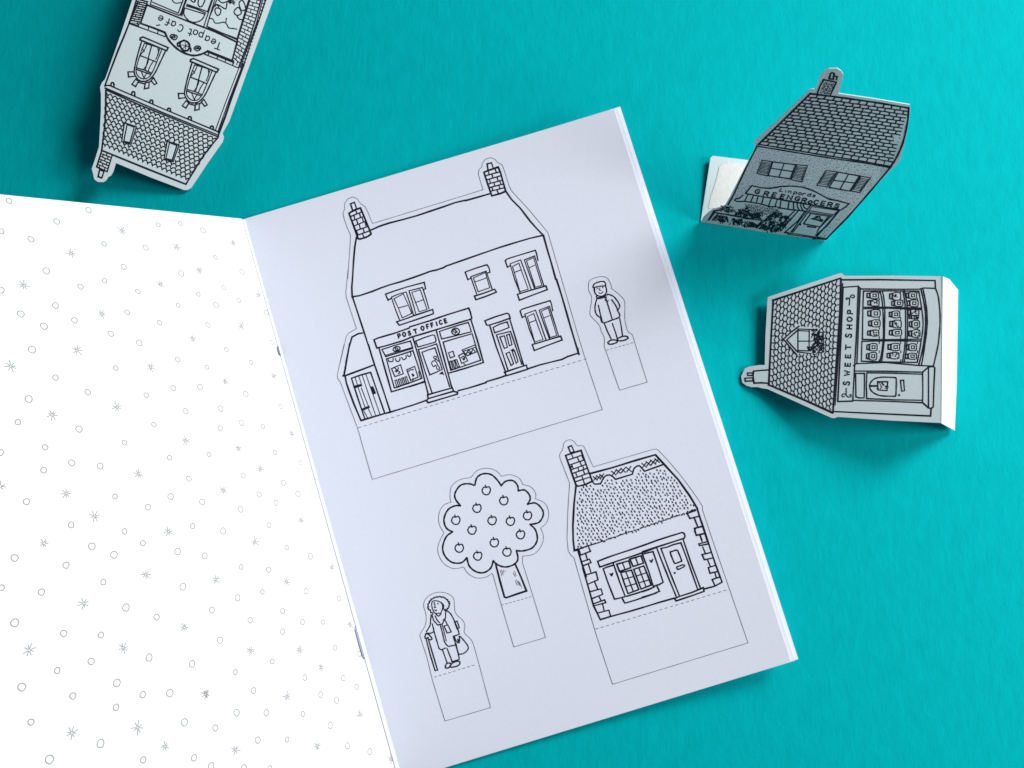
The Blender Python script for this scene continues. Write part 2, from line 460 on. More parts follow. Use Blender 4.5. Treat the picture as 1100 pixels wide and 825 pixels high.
# ---- post office drawing -------------------------------------------------
F1, F2, F3, F4, F5, F6, F7, F8 = (360, 160, 5.893), (480, 160, 5.893), (360, 290, 8.25), (440, 290, 8.25), (360, 370, 8.25), (440, 350, 8.25), (520, 310, 8.25), (490, 250, 6.346)
def conv(txt, fr): return ' '.join('%.2f,%.2f' % p for p in parse(txt, fr)[0]['p'])
PX = (0, 0, 1)
c_left = conv('80,825 96,600 98,545 78,500 60,450 50,410 60,380 62,345 80,318 110,303 140,315 160,345 190,365 210,405 225,445 238,472', F1)
c_mid = conv('230,258 210,195 200,160 205,130 222,115 225,90 245,65 275,55 305,65 320,85 350,100 365,140 380,190 395,235 410,265 520,385 620,505 640,530 727,825', F2)
c_l2 = '387,470 ' + conv('225,825 195,730 45,330 22,300 20,270 80,0', F5)
c_l3 = conv('45,825 100,590 120,560 190,520 100,245 95,200 115,0', F3)
outline = c_left + ' ' + conv('825,293', F1) + ' ' + c_mid + ' 620,357 627,380 647,440 400,515 ' + c_l2 + ' ' + c_l3
PO = Draw('post_office_drawing', BK, PAGE, PX, outline, 1, label='large house drawing with a post office shop front')
PO.ink(outline + ' z', .55, mi=2)
def dashed(D, a, b, n, w=.6, duty=.5):
    for i in range(n):
        D.line([lerp(a, b, i / n), lerp(a, b, (i + duty) / n)], w, mi=2)
dashed(PO, (385, 459.5), (633, 384.5), 42)
PO.ink('155,240 260,560 345,825', 1.35, fr=F3).ink('295,0 350,180 420,385 490,600 560,578 655,548', 1.35, fr=F5)
PO.ink('0,712 60,692 150,660 / 430,575 520,552 600,528 680,502', 1.35, fr=F6)
PO.ink('20,825 140,790 190,772 / 385,712 500,675 600,650 690,628 740,603 825,575', 1.35, fr=F7)
PO.ink('612,548 640,650 660,715 690,825', 1.5, fr=F2).ink('684,317 720,430 780,640 825,790 838,830', 1.5, fr=F8)
PO.ink('620.5,374 621.5,379.5', 1.5)
po = PO.done()
def roofdraw():
    d = Draw('roof', po, PAGE, PX, conv('118,700 135,560 225,515 340,470 430,447 600,395 760,340 825,325', F1) + ' ' + conv('275,283 375,270 410,320 465,375 530,460 610,545 460,585 330,625 200,670 0,740', F2) + ' ' + conv('825,20 580,105 490,130 330,190 215,228 150,235 148,150', F3), 2)
    d.ink('225,515 280,490 340,470 430,447 520,422 600,395 690,365 760,340 825,325 / 135,560 125,620 118,700 110,825', 1.45, fr=F1)
    d.ink('120,327 180,310 275,283 / 375,270 410,320 465,375 530,460 570,505 612,548', 1.45, fr=F2)
    d.ink('155,80 148,150 152,238 215,228 270,210 330,190 410,158 490,130 580,105 700,65 825,20', 1.4, fr=F3)
    d.ink('459,292.5 464,291 469.5,290', 1.35, fr=PX)
    d.ink('240,0 300,-20 330,-38', 1.35, fr=F4)
    d.ink('0,740 100,705 200,670 330,625 460,585 530,565 612,546', 1.35, fr=F2).done()
roofdraw()
d = Draw('chimney', po, PAGE, F1, '98,348 122,338 136,378 160,374 190,440 225,538 205,555 160,570 145,567 118,490 88,408 110,392', 3)
d.ink('98,348 122,338 136,378 112,392 z', 1.2).ink('s 88,410 100,400 130,385 160,374 / 160,374 180,420 205,480 228,538 / s 228,538 205,555 160,570 145,567 / 145,567 130,520 88,408', 1.6)
d.ink('98,428 172,398 / 106,456 180,428 / 115,490 192,458 / 126,520 204,492 / 137,548 215,520 / 130,388 138,410 / 120,423 126,448 / 155,410 162,436 / 136,448 144,476 / 172,436 180,462 / 152,478 160,505 / 190,462 196,486 / 136,518 143,540 / 178,505 184,528 / 172,535 184,562', 1.1).done()
d = Draw('chimney', po, PAGE, F2, '255,95 285,88 295,122 325,115 350,190 372,268 285,297 262,230 235,148 260,135', 3)
d.ink('255,95 283,88 295,125 262,137 z', 1.2).ink('235,148 262,137 325,115 340,150 355,205 373,268 340,282 285,297 262,230 z', 1.6)
d.ink('245,170 335,145 / 253,196 342,170 / 262,222 350,198 / 270,245 358,222 / 278,268 366,245 / 262,140 268,163 / 305,125 314,150 / 285,160 292,184 / 270,190 276,215 / 318,178 325,203 / 298,212 304,235 / 335,202 342,225 / 285,242 292,262 / 330,232 336,255 / 318,262 328,285', 1.1).done()
# lean-to shed
d = Draw('shed', po, PAGE, F5, '130,0 190,-85 245,-102 350,180 490,600 260,665 230,675 120,400 85,280', 2)
d.ink('245,558 205,565 150,595 120,700 95,825', 1.35, fr=F3).ink('130,-10 105,130 78,280 / 68,278 82,280 150,255 250,218 348,180 / 90,285 100,340 120,400 170,535 230,675 / 230,675 260,665 440,612 490,600', 1.5)
sh = d
sh.done()
d = Draw('door', po, PAGE, F5, '145,300 315,248 440,610 262,660', 3)
d.ink('145,300 230,270 315,248 345,335 440,610 / 145,300 200,470 262,655', 1.3).ink('178,295 198,358 / 210,282 232,350 / 240,272 362,640 / 272,262 400,625 / 205,385 270,570 / 232,385 300,560 / 290,560 330,645 / 255,590 290,655', .8).ink('170,380 190,372 232,360 / 245,577 300,553', 2.2).ink('328,380 348,432', 2.6).done()
# shop front
SF = Draw('shop_front', po, PAGE, PX, conv('345,618 370,692 390,690', F3) + ' ' + conv('500,420', F5) + ' ' + conv('138,490 160,610 165,680 425,605 380,550 345,420 655,325 575,10 555,-62 525,-157', F6), 2)
SF.ink('345,618 390,600 460,580 520,563 600,535 660,514 / 345,618 370,692 440,675 600,628 660,603', 1.35, fr=F3)
SF.ink('0,505 180,450 330,398 525,338 540,380 552,430 530,440 300,510 130,562 0,600 / 545,445 600,620 655,820', 1.35, fr=F4)
SF.ink('390,35 440,210 500,420 640,378 800,330', 1.35, fr=F5).ink('30,105 90,310 165,605 / 235,35 300,270 375,550 / 0,540 60,522 138,490 / 345,420 500,375 655,325', 1.3, fr=F6)
for ch, fr, c in (('P', F3, (570, 585)), ('O', F3, (612, 572)), ('S', F3, (660, 560)), ('T', F3, (712, 545)), ('O', F4, (115, 517)), ('F', F4, (162, 500)), ('F', F4, (202, 488)), ('I', F4, (240, 477)), ('C', F4, (276, 464)), ('E', F4, (320, 451))):
    SF.word(ch, [c], 4.3, -17, 1.25, .78, fr=fr)
sf = SF.done()
d = Draw('window', po, PAGE, PX, conv('415,705 670,630 690,700 770,960 790,1010 525,1065', F3) if False else conv('410,60 670,-15 690,55 770,300 525,385 455,125 ', F5), 3)
d.ink('415,705 540,665 668,630 688,695 450,768 z', 1.1, fr=F3).circ((545, 700), 32, 20, 1.1, fr=F3, rot=-.3).circ((545, 701), 12, 9, .9, fr=F3).ink('455,128 560,98 690,55 730,175 770,300 650,345 525,385 490,260 z', 1.15, fr=F5)
d.ink('450,95 570,60 690,25', .9, fr=F5)
d.ink('s 470,130 478,150 510,150 515,125 / s 535,125 545,150 570,145 575,118 / s 590,115 605,135 630,122 628,98 / s 640,92 655,108 672,95 668,72', 1, fr=F5)
d.ink('500,215 580,180 605,260 530,285 z / 635,225 705,195 735,290 670,320 z / s 530,210 545,225 535,235 555,225 560,205 / s 540,245 560,235 575,250 560,258 / s 650,240 670,225 695,225 / f 675,265 690,255 705,275 690,290', 1, fr=F5)
d.ink('530,320 548,382 565,376 545,315 z / 560,312 580,368 595,362 575,305 z / 590,302 608,358 622,352 604,295 z / 618,290 636,348 652,340 632,284 z', .95, fr=F5)
d.ink('690,300 690,320 / 530,385 / 740,240 755,300', .8, fr=F5).done()
d = Draw('door', po, PAGE, F6, '50,110 220,62 245,160 355,540 165,605', 3)
d.ink('55,630 130,600 205,575 222,580 235,625 228,640 75,683 60,650 z', 1.1, fr=F4).ink('78,210 160,187 240,160 290,330 355,540 / 78,210 135,400 200,597', 1.15).ink('110,235 170,213 225,195 260,300 290,385 235,412 180,435 145,340 z', 1.1)
d.ink('s 195,330 215,310 235,320 250,350 268,378 245,385 232,350 212,362 z / s 220,310 228,300 240,300 255,315', .9).circ((226, 280), 13, 11, .9).ink('f 258,430 288,402 298,412 308,442 290,430', 1)
d.ink('160,612 270,580 380,550 390,580 165,645 z / 390,580 425,590 425,605 300,642 165,682 150,662 165,645', 1.35).done()
d = Draw('window', po, PAGE, F6, '265,55 520,-30 630,305 365,395', 3)
d.ink('265,545 400,500 520,465 533,500 548,548 420,580 285,612 z', 1.1, fr=F4).circ((408, 545), 35, 30, 1.1, fr=F4).circ((400, 540), 15, 12, .8, fr=F4).ink('s 395,530 415,545 405,560 425,548', .9, fr=F4)
d.ink('298,145 420,108 555,70 590,190 630,305 500,350 365,395 z', 1.1).ink('345,240 385,225 398,270 362,285 z / 435,265 480,240 515,310 462,332 z / s 455,285 475,270 490,285 / f 465,290 485,280 495,300 475,308', 1)
d.ink('465,215 580,170 / 470,228 585,190 600,228 510,265 465,215 / s 505,245 525,215 545,240 560,210 580,225 / s 520,235 535,245 550,235', 1)
d.ink('352,320 372,388 385,382 368,312 z / 380,312 398,378 412,372 395,305 z / 402,302 428,368 442,360 418,300 z / 480,335 500,350', .95).done()
# panelled front door
d = Draw('door', po, PAGE, F7, '8,285 205,218 232,262 350,675 375,678 388,715 200,770 180,740 50,330 22,322', 2)
d.ink('8,285 100,250 205,218 222,228 232,262 140,295 40,325 22,322 z', 1.25).ink('50,325 110,520 190,735 / 228,270 285,460 350,675', 1.25).ink('80,345 140,315 205,295 222,345 160,370 95,392 z / 110,410 235,380 335,672 / 110,410 160,560 212,722', 1.1)
d.ink('140,430 180,418 208,520 180,530 z / 200,412 225,405 248,498 225,507 z / 195,575 225,562 262,665 240,682 z / 250,555 270,550 302,645 285,662 z / f 228,548 262,528 272,560 255,552', 1).ink('182,742 280,708 375,678 385,715 290,745 200,772 z', 1.3).done()
# windows
def sash(fr, lint, jam, panes, bars, sill, fill):
    d = Draw('window', po, PAGE, fr, fill, 2)
    d.ink(lint, 1.15).ink(jam, .95).ink(panes, .8).ink(bars, .8).ink(sill, 1.25).done()
sash(F3, '447,215 530,185 640,150 790,110 802,165 780,178 / 447,215 470,268 500,250', '500,245 535,350 570,440 / 500,240 560,215 630,195 665,300 695,400 / 655,185 775,155 / 655,185 688,290 715,390 / 775,155 805,250 832,345',
     '522,255 605,212 645,300 680,385 595,425 560,335 z / 680,200 755,175 815,350 745,370 z', '568,335 640,315 / 710,290 780,265', '545,460 620,435 700,405 865,350 872,388 720,440 570,490 z', '447,215 790,110 805,165 865,350 872,388 570,490 545,460 470,268')
sash(F8, '62,268 140,240 210,218 222,235 232,268 215,275 / 62,268 80,320 100,310', '100,300 205,262 / 100,300 120,360 140,418 / 205,262 228,330 247,388', '118,308 200,272 230,375 150,403 z', '130,335 210,308', '125,432 190,412 262,385 275,405 200,435 135,457 z', '62,268 212,218 232,268 275,405 135,457')
for dx, dy in ((0, 0), (101, 343)):
    f = (F8[0] + dx / F8[2], F8[1] + dy / F8[2], F8[2])
    sash(f, '335,190 350,178 440,150 540,120 548,140 558,190 / 335,190 350,235 368,225', '368,212 400,320 435,408 / 368,212 440,185 475,280 512,388 / 465,185 535,158 600,368 / 465,185 500,285 535,380', '385,230 428,208 460,300 492,385 435,402 z / 480,192 528,170 585,358 540,372 z', '400,270 442,253 / 495,240 535,222',
         '418,420 510,392 612,362 622,388 530,422 432,460 z', '335,188 540,120 560,190 612,362 622,390 435,460 418,420')
# ---- man -----------------------------------------------------------------
FM = (620, 290, 6.35)
out_m = 's 185,520 185,460 165,420 150,375 95,315 88,280 100,190 80,140 80,85 105,60 160,45 205,55 230,100 240,130 290,170 325,220 325,330 345,415 375,440 388,480'
mp = catmull(parse(out_m, FM)[0]['p'], False) + parse('478,765 290,820 185,520', FM)[0]['p']
d = Draw('man_drawing', BK, PAGE, FM, None, 1, w=1.1, ws=1.12, label='small drawing of a man in a jacket and cap')
d.area(None, 0, raw=mp); d.line(mp, .55, True, 2)
dashed(d, (651.5, 376.3), (682.2, 367.5), 7)
d.ink('s 110,108 125,90 180,78 194,105 150,112 112,120 z', 1.2).ink('s 118,118 120,150 135,172 165,180 190,168 202,145 194,108', 1.2).ink('f 110,115 122,115 124,150 114,150 / f 190,95 200,110 202,140 196,130', 1).ink('s 155,122 150,135 162,140 / s 148,155 163,160 178,148 / 135,128 142,126 / 172,120 178,118', .8)
d.ink('s 135,190 165,186 208,168 / s 130,178 145,195 200,184', 1.2).ink('s 135,195 122,250 130,300 158,325 / s 208,165 250,182 290,240 275,278 / s 160,325 175,360 230,345 290,318 275,275 / s 235,202 262,240 278,275 / s 145,240 158,300 172,355 / 195,190 218,265 240,338', 1.25)
d.ink('185,362 205,415 232,470 / 240,365 260,420 275,470 / 290,328 302,390 310,450', 1.2).ink('s 210,495 235,478 268,480 270,495 228,507 z / s 275,470 305,455 335,452 348,465 320,480 285,483 z', 1.4).ink('f 185,198 205,212 218,200 212,218 200,212 192,212', .8).done()
# ---- woman ---------------------------------------------------------------
FW = (445, 630, 8.25)
wp = catmull(parse('160,825 110,620 55,450 60,410 100,340 105,250 85,180 95,120 150,70 220,50 300,65 350,110 365,230 430,300 450,350 445,410 510,480 550,600 610,825', FW)[0]['p'], False) + [(527, 760), (478, 774.5), (466, 735)]
d = Draw('woman_drawing', BK, PAGE, FW, None, 1, w=1.1, ws=1.1, label='small drawing of a curly haired woman with a walking stick and bags')
d.area(None, 0, raw=wp); d.line(wp, .55, True, 2)
dashed(d, (466.5, 727.5), (512, 713.5), 9)
hair = catmull(parse('165,245 135,205 122,180 135,135 165,105 215,92 265,98 300,125 312,155 298,195 265,210', FW)[0]['p'], False, 6)
hair = [(x + .55 * math.sin(i * 1.6), y + .55 * math.cos(i * 1.9)) for i, (x, y) in enumerate(hair)]
d.line(hair, 1.2)
d.ink('s 165,130 155,160 165,205 185,235 235,232 252,180 240,145 205,128 z / s 240,140 262,170 255,205 / s 175,150 185,165 180,185 192,185 / s 180,205 192,215 200,208 / f 170,140 185,135 180,150 / 205,150 215,155', 1)
d.ink('s 150,250 145,300 140,345 108,400 / s 160,330 185,430 220,548 / s 220,548 240,560 275,545 / s 230,335 250,410 270,490 300,528 330,525 365,512 345,440 / s 290,215 325,245 370,335 400,420', 1.2).ink('248,338 265,400 284,482', .9)
d.ink('s 158,255 172,300 190,320 210,342 225,335 250,330 262,300 275,285 280,215 / s 185,260 205,300 225,320 / s 190,240 215,262 240,240', 1.15).ink('265,350 298,340 328,402 292,412 z / s 260,290 280,310 295,340', 1.1)
d.ink('s 100,420 120,412 135,418 175,400 / s 95,445 105,420 130,428 157,458 150,472 130,468 / 105,460 140,600 185,745 207,740 165,600 122,455 / s 95,445 100,460 125,450', 1.3)
d.ink('250,560 272,620 290,672 / 290,545 315,610 338,668 / 370,520 388,585 400,645 330,668', 1.2).ink('s 275,715 290,680 325,685 308,718 285,722 z / s 320,700 350,672 395,662 405,682 380,705 325,715 z', 1.4)
d.ink('s 405,440 450,490 480,545 440,592 395,600 / 370,505 382,560 395,600 / s 355,440 370,480 395,500 402,480 400,440 / s 350,440 375,432 400,422 / f 380,465 392,460 398,490 386,490', 1.2).ink('355,318 380,305 400,365 378,376 / 362,330 380,375', 1.2).done()
# ---- apple tree ----------------------------------------------------------
FT, FU = (460, 495, 5.893), (520, 590, 7.5)
def sm(t, fr): return catmull(parse(t, fr)[0]['p'], False)
tp = sm('272,105 310,62 365,47 425,60 465,98', FT) + sm('465,98 520,88 575,110 600,150', FT) + sm('600,150 650,165 680,205 680,240', FT) + sm('680,240 740,270 763,330 750,390 712,425', FT) + sm('712,425 730,480 715,540 670,590 600,603', FT) \
   + parse('310,55 310,110 395,378 495,710 240,787 140,450 70,200', FU)[0]['p'] + sm('405,712 360,738 300,740 250,710 225,672', FT) + sm('225,672 160,682 100,650 65,590 65,530 100,455', FT) + sm('100,455 70,400 70,330 100,280 145,262', FT) + sm('145,262 138,220 150,160 200,120 272,105', FT)
d = Draw('apple_tree_drawing', BK, PAGE, FT, None, 1, label='drawing of a round apple tree')
d.area(None, 0, raw=tp); d.line(tp, .55, True, 2); dashed(d, (538.9, 650), (572.7, 640.3), 8)
tr = d.done()
lobes = '295,155 310,105 350,82 400,88 440,125 462,158 / 462,158 490,130 535,125 565,155 570,190 / 570,190 610,185 640,215 645,245 628,275 / 628,275 680,268 720,305 728,345 700,390 645,402 / 645,402 680,440 690,500 660,550 600,570 558,568 / 558,568 568,620 545,655 490,672 440,658 412,632 / 412,632 395,680 350,708 300,700 260,665 245,612 / 245,612 210,645 150,642 105,600 92,545 115,480 155,450 / 155,450 115,425 100,370 125,310 170,285 205,285 / 205,285 172,240 172,200 205,155 255,145 290,155'.split('/')
d = Draw('trunk', tr, PAGE, FU, '95,120 248,110 340,335 165,388', 2)
d.ink('95,125 130,260 165,385 180,390 260,362 342,335 300,230 248,112', 1.6).ink('130,170 145,215 / 140,165 155,205 / 155,168 160,190 / 168,170 172,180 / 235,190 250,220 / 245,175 258,215 / 250,250 268,292 / 262,245 278,285 / 275,255 290,295 / 285,265 305,312', .42).done()
d = Draw('crown', tr, PAGE, FT, None, 3)
d.area(None, 0, raw=[p for l in lobes for p in sm(l, FT)[:-1]])
for l in lobes: d.line(sm(l, FT), 1.45)
for x, y in ((367, 188), (478, 252), (308, 300), (404, 378), (520, 382), (628, 347), (174, 376), (277, 438), (584, 467), (418, 518), (498, 577), (196, 552), (313, 602)):
    k = random.uniform(-3, 3)
    d.ink('s z %g,%g %g,%g %g,%g %g,%g %g,%g %g,%g %g,%g' % (x, y - 20, x + 18, y - 23, x + 27, y - 2 + k, x + 15, y + 23, x - 9, y + 25, x - 26, y + 4, x - 16, y - 20), 1.15).ink('%g,%g %g,%g' % (x - 6, y - 34, x + 1, y - 17), 1.1)
d.done()
# ---- cottage -------------------------------------------------------------
G1, G2, G3, G4 = (595, 470, 6.346), (680, 480, 8.25), (605, 560, 8.25), (690, 560, 8.25)
cp = sm('268,200 225,105 200,58 160,55 140,30 110,15 72,32 60,80 40,125 65,200 108,310', G1)[::-1]
cp = sm('90,690 96,500 108,310', G1) + cp + parse('268,200 480,138 680,80', G1)[0]['p'] + sm('200,20 240,45 420,250 600,500 620,570 705,825', G2) + [(803.6, 690.5), (658, 735), (640, 680)] + parse('240,825 95,320', G3)[0]['p'] + sm('95,320 70,300 45,260', G3)
d = Draw('cottage_drawing', BK, PAGE, G4, None, 1, label='drawing of a thatched cottage')
d.area(None, 0, raw=cp); d.line(cp, .55, True, 2); dashed(d, (639.8, 675.8), (783, 633), 25)
C0 = (605, 610, 11.786)
d.ink('100,260 130,255 165,370 205,492', 1.4, fr=G3).ink('248,0 300,180 340,320 385,480 440,590 470,655 / 470,655 600,615 730,580 825,555 1002,503', 1.4, fr=C0).ink('0,765 150,718 285,680 / 545,600 640,575 705,540', 1.4)
d.ink('525,0 600,235 650,385 708,540', 1.4).ink('570,550 610,680 655,825', 1.4, fr=G2)
ct = d.done()
d = Draw('corner_stones', ct, PAGE, G3, '130,250 220,215 250,350 310,505 365,700 415,830 310,830', 2)
d.ink('140,245 220,215 242,265 155,300 z / 200,292 217,345 / 165,358 232,335 248,365 180,392 / 225,385 245,448', 1.2).ink('285,90 415,50 442,150 315,205 / 400,180 435,265 / 345,300 480,265 500,335 375,385 / 455,365 480,415 / 395,450 525,405 540,440 395,478 / 500,465 520,545 / 440,570 580,535 600,612', 1.2, fr=C0).done()
d = Draw('corner_stones', ct, PAGE, G4, '480,-20 540,10 705,540 640,560 530,290 465,90', 2)
d.ink('525,45 475,58 462,85 480,125 545,110 / 510,125 530,178 / 575,180 500,200 508,215 585,200 / 535,225 557,280 / 610,275 530,295 550,340 625,325 / 580,345 602,398 / 642,392 585,410 600,460 662,445 / 645,460 655,495 / 680,495 620,515 640,562', 1.25)
d.ink('480,590 555,565 / 480,590 505,635 585,615 / 545,635 572,702 / 620,705 545,722 560,782 637,765 / 595,785 612,825', 1.25, fr=G2).done()
d = Draw('thatched_roof', ct, PAGE, G1, '150,325 262,298 250,245 690,118 825,258 980,455 825,545 560,625 400,672 240,735 138,770 128,600 135,450', 2)
d.ink('250,245 400,205 560,155 690,118 / 152,325 138,450 130,600 132,700 140,770 165,760', 1.6)
d.ink('200,72 290,170 400,290 500,430 572,548', 1.7, fr=G2)
d.ink('262,300 278,318 318,315 / s 318,315 345,268 375,255 400,265 420,285 / 420,285 535,250 / s 535,250 548,210 580,192 605,215 618,230 / 618,230 750,182', 1.35)
for x, y, k in ((160, 370, .9), (200, 358, .9), (238, 345, .9), (380, 308, 1), (435, 288, 1), (490, 275, 1), (555, 262, 1.15), (738, 215, 1), (790, 195, 1.05), (845, 178, 1.1), (892, 160, 1)):
    a, b = 30 * k, 26 * k
    d.ink('%g,%g %g,%g / %g,%g %g,%g' % (x - a, y - b * .8, x + a * .9, y + b, x + a * .8, y - b * 1.1, x - a * .7, y + b * 1.1), 1.0, fr=(625, 480, 11))
d.ticks('165,340 262,315 280,330 320,328 350,285 380,275 415,300 545,262 580,210 615,245 750,200 860,330 960,470 560,615 400,662 240,725 150,755 145,600 150,450', 4.25, 1.75, 1.12, 1.05, jit=.2)
P0, P1 = (622, 590), (750, 546.5)
for i in range(78):
    t = i / 78 + random.uniform(-.004, .004); p = lerp(P0, P1, t); a = random.choice((-.32, -.5, 1.2, -1.0)); l = random.uniform(.8, 2.0)
    d.line([p, (p[0] + l * math.cos(a), p[1] + l * math.sin(a) + random.uniform(-.5, .5))], 1.0)
d.done()
d = Draw('chimney', ct, PAGE, G1, '98,65 120,55 138,95 185,88 225,190 262,298 215,322 165,332 80,122 108,105', 3)
d.ink('98,65 120,55 138,95 114,104 z', 1.2).ink('80,122 130,105 185,88 220,185 262,298 215,320 165,332 150,322 115,220 z', 1.5)
d.ink('92,155 198,118 / 104,188 210,152 / 118,220 222,182 / 127,245 232,208 / 138,278 242,240 / 150,300 252,268 / 120,112 132,140 / 160,135 172,163 / 192,128 205,155 / 120,182 132,212 / 180,170 190,195 / 115,220 118,195 / 165,210 172,232 / 198,198 206,220 / 150,245 160,270 / 200,225 212,252 / 190,262 210,318', 1.1).done()
d = Draw('window', ct, PAGE, G3, '355,420 450,390 690,305 800,268 885,530 830,570 850,630 545,725 525,685 455,690', 2)
d.ink('355,420 390,405 440,390 / 355,420 400,550 455,690 500,680 545,668 / 445,375 500,535 550,665', 1.3).ink('f s 410,458 425,462 440,452 445,462 434,488 418,480', 1)
d.ink('475,380 580,350 600,410 500,445 z / 590,335 690,305 712,370 620,400 z', 1.4).ink('525,368 548,425 / 640,320 665,385', 1.1)
d.ink('510,455 605,432 640,525 670,605 575,640 540,545 z / 625,425 715,395 750,480 780,565 690,600 655,505 z', 1.4).ink('555,445 622,622 / 530,515 620,490 / 550,580 645,552 / 670,410 735,582 / 648,485 738,455 / 668,545 758,520', 1.1)
d.ink('700,285 760,450 800,580', 1.3).ink('12,290 50,278 95,268 140,400 185,540 150,560 108,572', 1.3, fr=G4).ink('f s 60,338 78,345 92,330 98,340 84,368 70,360', 1, fr=G4)
d.ink('560,665 660,635 800,585 / 525,685 535,705 548,725 640,698 825,635', 1.3).ink('0,625 60,605 108,580 / 130,575 152,620 90,645 0,672', 1.3, fr=G4).done()
d = Draw('door', ct, PAGE, G4, '130,240 355,155 515,590 545,590 548,625 300,705 285,685 290,665', 2)
d.ink('130,240 180,370 300,665 / 165,240 215,230 280,205 342,190 395,330 490,600 / 165,240 240,440 327,655 / 360,155 430,365 515,590', 1.3)
d.ink('s z 248,278 260,268 305,255 320,275 348,345 340,355 295,372 280,360', 1.3).ink('s z 305,408 312,402 362,385 372,400 320,425 310,422', 1.2).circ((287, 457), 10, fill=True).ink('285,685 330,665 440,630 540,588 548,620 450,655 300,705 z', 1.4).done()
d = Draw('porch_beam', ct, PAGE, G3, '305,355 450,300 825,170 1045,100 1075,130 1070,150 825,232 325,405', 3)
d.ink('305,355 380,325 450,300 640,238 825,172 / 305,355 325,405 480,352 640,300 825,232', 1.4).ink('0,218 120,172 250,130 350,100 / s 350,100 368,105 378,130 370,150 / 370,150 200,205 0,268', 1.4, fr=G4).done()

# ------------------------------------------------------------------ cut-out card shops
GRP = 'folded paper shop models around the booklet'
CP = dict(mats=CMATS)
# ---- sweet shop: roof end on the table, fold raised, flap going down to the table
S0, S1, S2, S3, S4 = (790, 280, 4.124), (790, 285, 6.875), (790, 360, 8.25), (895, 290, 7.5), (895, 375, 7.857)
SW = empty('folded_paper_house', (0, 0, 0), 'sweet shop card lying on its side with bright white flap folded down', 'paper model', GRP)
H = .0195
fa, fb = table((1013.0, 297), H), table((1011.2, 454.6), H - .001)
tip = table((799, 405), .0010)
SWP = plane3(fa, fb, tip)
def px(t, fr): return parse(t, fr)[0]['p']
out_s = px('143,162 155,157 455,58 470,55 485,67 700,66 919,70 913,719 700,709 455,692 437,698 425,696 172,582 140,568 120,566 100,560 70,560 48,553 30,540 25,512 42,478 60,470 105,462 130,462 133,330', S0)
sheet('card_front', SW, SWP, out_s, .0004, CMATS)
fl = table((989.0 / 4.124 + 790, 135 / 4.124 + 280), .0004); fl2 = table((972 / 4.124 + 790, 752 / 4.124 + 280), .0004)
FLP = plane3(fa, fb, (fl + fl2) / 2)
sheet('base_flap', SW, FLP, px('919,70 948,82 991,135 985,440 972,753 913,720', S0), .0004, [M_CARD], label='plain white flap folded under the sweet shop')
front = Draw('shop_outline', SW, SWP, S0, None, 1, **CP)
front.ink('470,85 640,84 885,88 887,125 / 435,668 600,676 865,688 868,655', 1.25)
front.ink('918,80 914,400 912,715', .35, mi=2).done()
d = Draw('roof', SW, SWP, S0, '165,176 466,78 468,90 450,400 434,672 300,620 150,552 155,350', 1, **CP)
d.ink('165,176 466,78 / 168,176 158,350 148,552 / 148,550 290,610 432,674 / 468,80 464,230 450,420 432,674', 1.6).ink('476,100 470,260 457,420 442,640', .9)
def cols(D, Q, n, tlen, skip, w=.9):
    Q = D.pts(Q); sk = [D.pts(k) for k in skip]; ok = lambda p: not any(inside(p, k) for k in sk)
    for c in range(n + 1):
        u = c / n; a, b = lerp(Q[0], Q[1], u), lerp(Q[3], Q[2], u); L = dist(a, b); cw = dist(Q[0], Q[1]) / n
        m = max(2, round(L / tlen)); off = (.5 if c % 2 else 0); run = []
        if 0 < c < n:
            for i in range(m * 8 + 1):
                t = i / (m * 8); k = math.cos(2 * math.pi * (t * m + off))
                p = lerp(a, b, t); p = (p[0] + -cw * .17 * k + random.uniform(-.06, .06), p[1])
                if ok(p): run.append(p)
                else: D.line(run, w); run = []
            D.line(run, w)
        if c < n:
            a2, b2 = lerp(Q[0], Q[1], u + 1 / n), lerp(Q[3], Q[2], u + 1 / n)
            for i in range(m + 1):
                t = (i + .5 - off) / m + random.uniform(-.08, .08) / m
                if t < .01 or t > .99: continue
                p, q = lerp(a, b, t), lerp(a2, b2, t); p, q = lerp(p, q, .04), lerp(p, q, .96)
                if ok(p) and ok(q): D.line([p, q], w)
cols(d, '168,178 464,84 434,668 150,548', 18, 6.7, ['214,350 264,292 285,275 295,294 380,297 384,405 360,416 275,412 262,405'])
d.done()
d = Draw('dormer_window', SW, SWP, S1, '355,545 470,450 490,465 650,475 660,640 600,660 455,665', 2, **CP)
d.ink('355,545 410,495 470,450 / 380,550 465,475 / 355,545 400,600 455,665 / 380,552 460,642', 1.25).ink('462,470 600,475 / 462,470 462,640 / 545,478 545,632 / 465,560 560,560 / 460,640 560,652 / 470,630 540,632 / 470,482 540,486', 1.0)
d.scrib('560,470 625,470 640,640 570,660 530,620 560,560', 85, 1.1, 1.3).ink('610,490 650,500 652,640 600,650 / 615,520 648,525 / 615,545 648,550 / 612,575 648,578 / 612,605 648,610', .9).done()
d = Draw('chimney', SW, SWP, S2, '85,380 108,335 155,335 160,320 295,308 302,425 165,425 155,408 88,408', 1, **CP)
d.ink('160,320 230,312 297,308 / 160,320 158,370 166,425 230,422 302,427', 1.3).ink('108,335 155,335 155,356 110,358 z / 85,382 155,378 157,405 88,408 z', 1.15).done()
d = Draw('shop_sign', SW, SWP, S0, '478,118 545,115 520,622 453,624', 1, **CP)
d.ink('478,118 545,113 / 478,118 468,350 454,622 / 454,624 520,622 / 545,115 538,300 520,622', 1.15)
